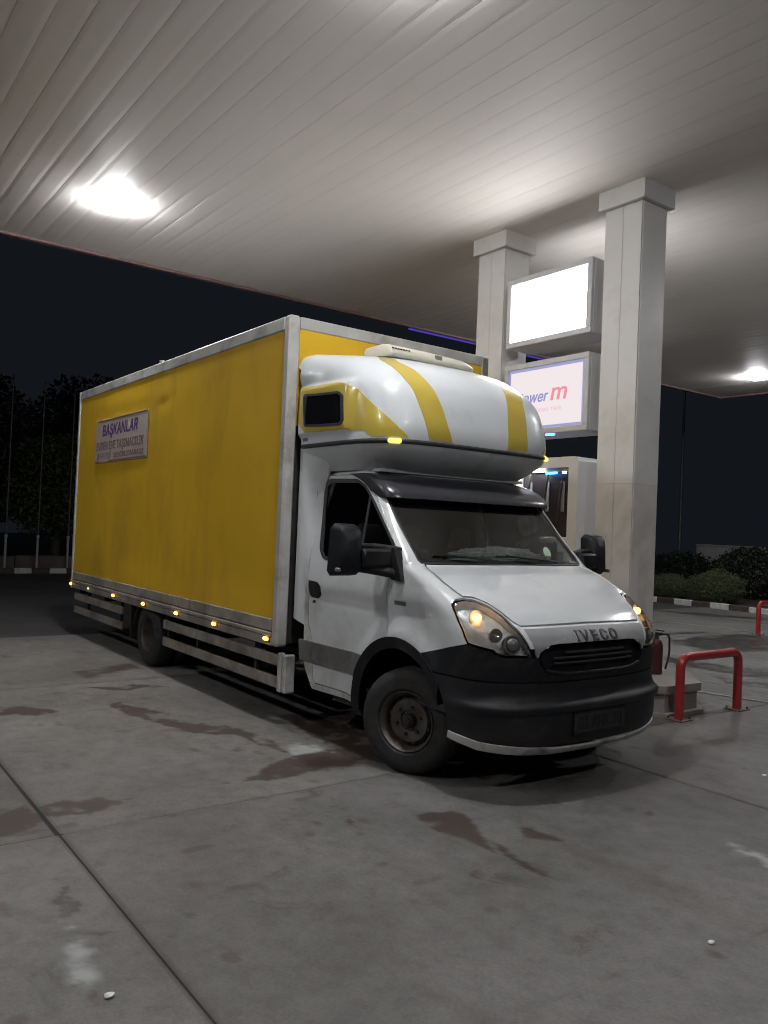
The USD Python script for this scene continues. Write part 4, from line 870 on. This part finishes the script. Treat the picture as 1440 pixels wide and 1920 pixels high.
# underside of the pod: a hull from its rim down to the cab roof
n = 121; ss = np.linspace(-2.15, 2.15, n); R0 = OVER(ss, np.full(n, 2.40)); R0 = R0[R0[:, 0] > -1.56]; n = len(R0)
def ringk(t):
    """t = 0 at the rim, 1 at the roof."""
    f = np.array([-0.66, 0.0]); out = R0.copy()
    drop = 2.40 - 0.20 * t ** 0.8
    x, yv_ = R0[:, 0], R0[:, 1]
    tx = np.where(x > -1.0, np.maximum(-1.0 + (x + 1.0) * 0.52, -1.6), x); ty = yv_ * np.where(x > -1.15, 0.86, 0.86 + 0.14 * np.clip((-1.15 - x) / .35, 0, 1))
    k = t ** 1.25
    return np.c_[x + (tx - x) * k, yv_ + (ty - yv_) * k, np.full(n, drop)]
R = [ringk(t) for t in np.linspace(0, 1, 12)]; V = np.vstack(R); F = []
for i in range(11):
    for j in range(n - 1):
        A, B, C, D = i * n + j, i * n + j + 1, (i + 1) * n + j + 1, (i + 1) * n + j; F += [[A, B, C], [A, C, D]]
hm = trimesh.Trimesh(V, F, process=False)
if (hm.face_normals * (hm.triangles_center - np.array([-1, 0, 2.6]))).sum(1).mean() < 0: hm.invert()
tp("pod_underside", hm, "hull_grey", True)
for S in (-1, 1):
    zr = np.linspace(.93, 2.40, 60); tt = np.linspace(0, 1, 12); V = []
    for z in zr:
        xf = np.interp(z, [.93, 1.30, 1.76, 2.10, 2.30, 2.40], [-1.338, -1.332, -1.322, -1.272, -1.16, -1.26]); yc = float(CAB.W(min(z, 2.18))) + .006
        yf = np.interp(z, [.93, 2.05, 2.20, 2.40], [min(yc, .99), yc, .90, .985]) if z > 2.05 else min(yc, .992)
        zb = z + (0.03 * (1 - 0) if False else 0)
        for t in tt:
            k = t * t * (3 - 2 * t) if z < 2.05 else t
            V.append((-1.535 + (xf + 1.535) * t, S * (1.0 + (yf - 1.0) * (k ** 2.2)), zb - 0.045 * t * np.clip((1.0 - z) / .07, 0, 1)))
    V = np.array(V); F = []
    for i in range(59):
        for j in range(11):
            A, B, C, D = i * 12 + j, i * 12 + j + 1, (i + 1) * 12 + j + 1, (i + 1) * 12 + j; F += [[A, B, C], [A, C, D]]
    n_ = len(V); V2 = V - [0, S * .014, 0]; F = np.array(F); E_ = np.vstack([F[:, [0, 1]], F[:, [1, 2]], F[:, [2, 0]]]); kk = np.sort(E_, 1); u_, i_, c_ = np.unique(kk, axis=0, return_index=True, return_counts=True); B_ = E_[i_[c_ == 1]]
    m = trimesh.Trimesh(np.vstack([V, V2]), np.vstack([F, F[:, ::-1] + n_, np.c_[B_[:, 1], B_[:, 0], B_[:, 0] + n_], np.c_[B_[:, 1], B_[:, 0] + n_, B_[:, 1] + n_]]), process=False); trimesh.repair.fix_normals(m)
    tp("side_fairing", m, "white_paint", 40)
# roof air conditioner on the pod
yy = np.linspace(-.42, .66, 61); rows = []
for v_ in yy:
    e = np.clip((v_ + .42) / .05, 0, 1) if v_ < 0 else np.clip((.66 - v_) / .20, 0, 1); e = math.sqrt(max(1 - (1 - e) ** 2, 0.02)); hh = (0.115 - 0.02 * np.clip((v_ - .05) / .5, 0, 1)) * (0.55 + .45 * e)
    fr_ = -1.10 - .10 * (1 - e); prof = [(-1.47, 0), (fr_ - .02, 0), (fr_, .02), (fr_ - .015, hh * .55), (fr_ - .07, hh * .92), (fr_ - .14, hh), (-1.47, hh)]
    rows.append([(x, v_, 3.255 + z) for x, z in prof])
nr = 7; V = np.array(rows).reshape(-1, 3); F = []
for i in range(60):
    for j in range(nr):
        k = (j + 1) % nr; A, B, C, D = i * nr + j, i * nr + k, (i + 1) * nr + k, (i + 1) * nr + j; F += [[A, B, C], [A, C, D]]
for b in (0, 60 * nr): F += [[b, b + j, b + j + 1] for j in range(1, nr - 1)]
ac = tp("roof_cooler", fixed(trimesh.Trimesh(V, F)), "cream", 35, label="cream air conditioning unit on the sleeper pod")
tp("cooler_base", bx(-1.46, -1.17, -.32, .60, 3.16, 3.254, .01), "seal", False, parent=ac)
tp("cooler_badge", bx(-1.118, -1.1065, .12, .20, 3.275, 3.33), "pump_grey", False, parent=ac)
for k in range(7): tp("vent_slot", bx(-1.125, -1.1045, -.37 + .03 * k, -.355 + .03 * k, 3.315, 3.325), "seal", False, parent=ac)

# ---- cargo box
BX0, BX1, BY, BZ0, BZ1 = -7.78, -1.57, 1.14, .675, 3.555
BYL = 1.235
nx, nz = 160, 70
X, Z = np.meshgrid(np.linspace(BX0 + .05, BX1 - .085, nx), np.linspace(.905, BZ1 - .125, nz)); P3 = np.c_[X.ravel() * .55, Z.ravel() * .8, np.zeros(X.size)]
wob = (meshkit.fbm(P3, 3, 3) - .5) * .030 + (meshkit.fbm(P3 * np.array([4, 3, 1]), 2, 9) - .5) * .006
dent = -.010 * np.exp(-((X - -4.45) ** 2 / .03 + (Z - 3.06) ** 2 / .004)).ravel() - .012 * np.exp(-((X - -6.2) ** 2 / .3 + (Z - 1.9) ** 2 / .2)).ravel()
flat = 1 - np.exp(-np.maximum(0, np.maximum(np.abs(X + 5.895) - 1.05, np.abs(Z - 2.755) - .36)).ravel() / .12)
edge = np.minimum(1, np.minimum(np.minimum(X - X.min(), X.max() - X), np.minimum(Z - Z.min(), Z.max() - Z)).ravel() / .25)
idx = np.arange(nx * nz).reshape(nz, nx); A, B, C, D = idx[:-1, :-1].ravel(), idx[:-1, 1:].ravel(), idx[1:, 1:].ravel(), idx[1:, :-1].ravel()
F = np.vstack([np.c_[A, B, C], np.c_[A, C, D]])
Vr = np.c_[X.ravel(), -(BY - .012) - edge * (wob + dent) * flat, Z.ravel()]
tp("side_panel", (Vr, F), "box_yellow", True)
Vl = Vr * [1, -1, 1] + [0, BYL - BY, 0]; tp("side_panel", (Vl, F[:, ::-1]), "box_yellow", True)
tp("box_core", bx(BX0 + .03, BX1 - .03, -(BY - .05), BYL - .05, BZ0 + .06, BZ1 - .02), "cab_dark", False)
tp("front_panel", bx(BX1 - .03, BX1 - .012, -(BY - .11), BYL - .1, 2.60, BZ1 - .105), "box_yellow", False)
tp("lower_front_panel", bx(BX1 - .03, BX1 - .012, -(BY - .11), BYL - .1, .70, 2.595), "chassis", False)  # shade of the gap behind the cab painted as a black panel
for S, yb in ((-1, BY), (1, BYL)):
    tp("top_rail", bx(BX0 + .062, BX1 - .102, S * (yb - .045), S * yb, BZ1 - .125, BZ1, .012), "aluminium", 30)
    tp("corner_pillar", [bx(BX1 - .10, BX1, S * (yb - .11), S * yb, BZ0, BZ1 + .004, .018)], "aluminium" if S < 0 else "alu_dark", 30)
    tp("rear_pillar", bx(BX0 - .01, BX0 + .06, S * (yb - .08), S * (yb + .002), BZ0, BZ1 + .002, .012), "aluminium", 30)
    tp("bottom_rail", [bx(BX0 + .062, BX1 - .102, S * (yb - .06), S * (yb - .004), .80, .91, .008), bx(BX0 + .062, BX1 - .102, S * (yb - .06), S * (yb + .008), .755, .792, .006), bx(BX0 + .062, BX1 - .102, S * (yb - .06), S * (yb - .006), BZ0, .75, .006)], "alu_dark", 30)
tp("front_rail", bx(BX1 - .045, BX1 - .003, -(BY - .112), BYL - .112, BZ1 - .108, BZ1 - .002, .008), "aluminium", 30)
tp("roof_sheet", bx(BX0 + .02, BX1 - .02, -(BY - .03), BYL - .03, BZ1 - .03, BZ1 - .006), "aluminium", False)
tp("rear_door", bx(BX0 - .008, BX0 + .028, -(BY - .085), -.005, .8, BZ1 - .13), "box_yellow", False); tp("rear_door", bx(BX0 - .008, BX0 + .028, .005, BYL - .085, .8, BZ1 - .13), "box_yellow", False)
tp("rear_rail", [bx(BX0 - .012, BX0 + .05, -(BY - .081), BYL - .081, BZ1 - .125, BZ1), bx(BX0 - .012, BX0 + .05, -(BY - .081), BYL - .081, BZ0, .795)], "alu_dark", False)
tp("roof_fitting", cyl((-4.64, -1.1, BZ1), (-4.64, -1.1, BZ1 + .035), .03, 12), "aluminium", False)
for xx in (-1.748, -2.813, -3.769, -4.768, -5.845, -7.745):
    ml = tp("side_marker_lamp", bx(xx - .042, xx + .042, -BY - .02, -BY + .004, .712, .748, .012), "marker_glow", False)
    tp("lamp_mount", bx(xx - .055, xx + .055, -BY + .0, -BY + .008, .70, .757, .003), "seal", False, parent=ml)
tp("reflector", bx(-6.96, -6.91, -BY - .004, -BY + .006, .715, .74, .004), "marker_yellow", False)  # reflector is no lamp; its returned light is set as emission
# firm's sign on the side
sg = tp("firm_sign", bx(-6.88, -4.91, -BY - .004, -BY + .008, 2.465, 3.045, .002), "sign_white", False)
def put_sign(text, hgt, x, z, width, mat, name, bold=True, shear=0.0):
    m = meshkit.text_mesh(text, hgt, 0.002, bold); v = m.vertices.copy(); w = v[:, 0].max() - v[:, 0].min(); k = width / w
    m = trimesh.Trimesh(np.c_[x + (v[:, 0] - v[:, 0].min()) * k + shear * v[:, 1], -BY - .0045 - v[:, 2], z + v[:, 1]], m.faces); trimesh.repair.fix_normals(m); tp(name, m, mat, False, parent=sg)
put_sign("BAŞKANLAR", .145, -6.60, 2.825, 1.36, "sign_purple", "lettering", True, 0.12)
put_sign("EVDEN EVE TAŞIMACILIK", .105, -6.83, 2.635, 1.82, "sign_brown", "lettering")
put_sign("ŞEHİR İÇİ", .06, -6.80, 2.525, .55, "sign_brown", "lettering", False); put_sign("ŞEHİRLERARASI", .065, -6.10, 2.515, 1.10, "sign_brown", "lettering")
tp("border_line", [bx(-6.80, -4.93, -BY - .0065, -BY - .0042, 3.018, 3.038), bx(-6.30, -4.93, -BY - .0065, -BY - .0042, 2.472, 2.49), bx(-6.86, -6.72, -BY - .0065, -BY - .0042, 2.472, 2.488), bx(-6.24, -6.225, -BY - .0065, -BY - .0042, 2.50, 2.64)], "sign_brown", False, parent=sg)

# ---- chassis, guards, wheels
tp("chassis_frame", [bx(-7.7, -.2, S * .38, S * .46, .46, .68) for S in (-1, 1)] + [bx(-7.6 + 1.1 * k, -7.5 + 1.1 * k, -1.05, 1.05, .60, .672) for k in range(6)] + [bx(-5.0, -4.6, -.8, .8, .30, .46), bx(-.25, .15, -.75, .75, .28, .42), bx(-3.9, -3.0, .50, .95, .30, .62), bx(-.9, .5, -.5, .5, .30, .55)], "chassis", False)
for S in (-1, 1):
    yo, yi = S * 1.09, S * 1.055
    for z0, z1 in ((.505, .60), (.315, .41)):
        tp("side_guard_rail", bx(-4.26, -1.622, yi, yo, z0, z1, .006), "alu_dark", 30)
        tp("side_guard_rail", bx(-7.74, -5.66, yi, yo, z0, z1, .006), "alu_dark", 30)
    tp("guard_post", [bx(-1.62, -1.56, S * 1.045, S * 1.095, .285, .625, .01), bx(-1.555, -1.50, S * .98, S * 1.085, .285, .615, .012)], "aluminium", 30)
    for xx in (-2.1, -3.4, -4.2, -5.8, -7.2): tp("guard_bracket", bx(xx - .02, xx + .02, S * 1.02, S * 1.05, .33, .68), "chassis", False)
    tp("mud_flap", bx(-5.64, -5.30, S * 1.06, S * .62, .29, .66, .006) if False else bx(-5.36, -5.335, S * 1.08, S * .60, .25, .68, .004), "chassis", False)
    a = np.linspace(math.radians(10), math.radians(170), 25); pts_o = [(-4.78 + .47 * math.cos(t), .38 + .40 * math.sin(t)) for t in a]; pts_i = [(-4.78 + .45 * math.cos(t), .38 + .38 * math.sin(t)) for t in a[::-1]]
    m = prism(Polygon(pts_o + pts_i), 0, .48); m.vertices = np.c_[m.vertices[:, 0], S * (.60 + m.vertices[:, 2]), np.minimum(m.vertices[:, 1], .672)]
    tp("mudguard", fixed(m), "chassis", 30)

def wheel(cx, cy, S, R, name, deep=0.0, steer=0.0):
    """S = -1: outer face towards -y."""
    w = .11
    tyre = revolve_y([(.205, -w * .72), (.235, -w), (.30, -w * 1.06), (R - .05, -w * .98), (R - .018, -w * .86), (R, -w * .62), (R, -w * .2), (R - .009, -w * .18), (R - .009, -w * .10), (R, -w * .08), (R, w * .08), (R - .009, w * .10), (R - .009, w * .18), (R, w * .2), (R, w * .62), (R - .018, w * .86), (R - .05, w * .98), (.30, w * 1.06), (.235, w), (.205, w * .72), (.205, -w * .72)], 64)
    rim = revolve_y([(.0, -w * .30 + deep), (.07, -w * .30 + deep), (.075, -w * .42 + deep), (.125, -w * .55 + deep), (.150, -w * .52 + deep), (.168, -w * .20 + deep), (.180, -w * .15 + deep), (.192, -w * .70), (.212, -w * .93), (.216, -w * .86), (.200, -w * .5), (.200, w * .9), (.0, w * .9)], 48)
    hub = [cyl((0, -w * .25 + deep, 0), (0, -w * .75 + deep, 0), .055, 24, .045), cyl((0, -w * .75 + deep, 0), (0, -w * .88 + deep, 0), .03, 16)]
    nuts = [cyl((.098 * math.cos(t), -w * .44 + deep, .098 * math.sin(t)), (.098 * math.cos(t), -w * .66 + deep, .098 * math.sin(t)), .013, 6) for t in np.arange(6) * math.pi / 3 + .3]
    holes = [cyl((.155 * math.cos(t), -w * .47 + deep, .155 * math.sin(t)), (.155 * math.cos(t), -w * .40 + deep, .155 * math.sin(t)), .014, 12) for t in np.arange(6) * math.pi / 3 + .8]
    def put(ms):
        m = trimesh.util.concatenate([tm(q) for q in (ms if isinstance(ms, list) else [ms])])
        m = fixed(m)
        if S > 0: m.apply_transform(np.diag([-1, -1, 1, 1.0]))
        if steer: m.apply_transform(trimesh.transformations.rotation_matrix(math.radians(steer), [0, 0, 1]))
        m.apply_translation((cx, cy, R - .004)); return m
    t = tp(name, put(tyre), "rubber", 35)
    tp("rim", put(rim), "dull_steel", 35, parent=t); tp("hub", put(hub), "hub", 35, parent=t)
    for q in nuts: tp("wheel_nut", put(q), "hub", False, parent=t)
    if holes and deep == 0.0:
        tp("rim_hole", put(holes), "seal", False, parent=t)
for S in (-1, 1):
    wheel(0.0, S * .875, S, .375, "front_wheel", 0.0, 23.0)
    wheel(-4.78, S * .965, S, .372, "rear_wheel", .13)
    wheel(-4.78, S * .70, S, .372, "rear_wheel")
tp("front_axle", cyl((0, -.8, .37), (0, .8, .37), .06, 12), "chassis", True); tp("rear_axle", cyl((-4.78, -.9, .37), (-4.78, .9, .37), .08, 12), "chassis", True)

# things lying on the dashboard
ico = trimesh.creation.icosphere(5, 1.0); v = ico.vertices.copy(); nn = meshkit.fbm(v * 3.1 + 4, 4, 3); rid = np.abs(meshkit.fbm(v * 5.0 + 9, 3, 6) - .5)
v = v * (0.72 + .5 * nn + .5 * rid)[:, None]; v = v * [.095, .48, .085]; v[:, 2] = np.maximum(v[:, 2], -.035)
o = part(None, "wrapped_bundle", trimesh.Trimesh(v + [-.15, .05, 1.535], ico.faces, process=False), "foil", 30); tag(o, "crumpled shiny plastic-wrapped bundle lying on the truck dashboard", "bundle")
lb_ = trimesh.creation.cylinder(.05, .006, sections=24); lb_.apply_transform(trimesh.transformations.rotation_matrix(math.radians(62), [0, 1, 0])); lb_.apply_scale((1, .8, 1.15)); lb_.apply_translation((-.02, .50, 1.585))
o = part(None, "dashboard_card", lb_, "sticker"); tag(o, "small pale green card propped behind the windscreen", "card")
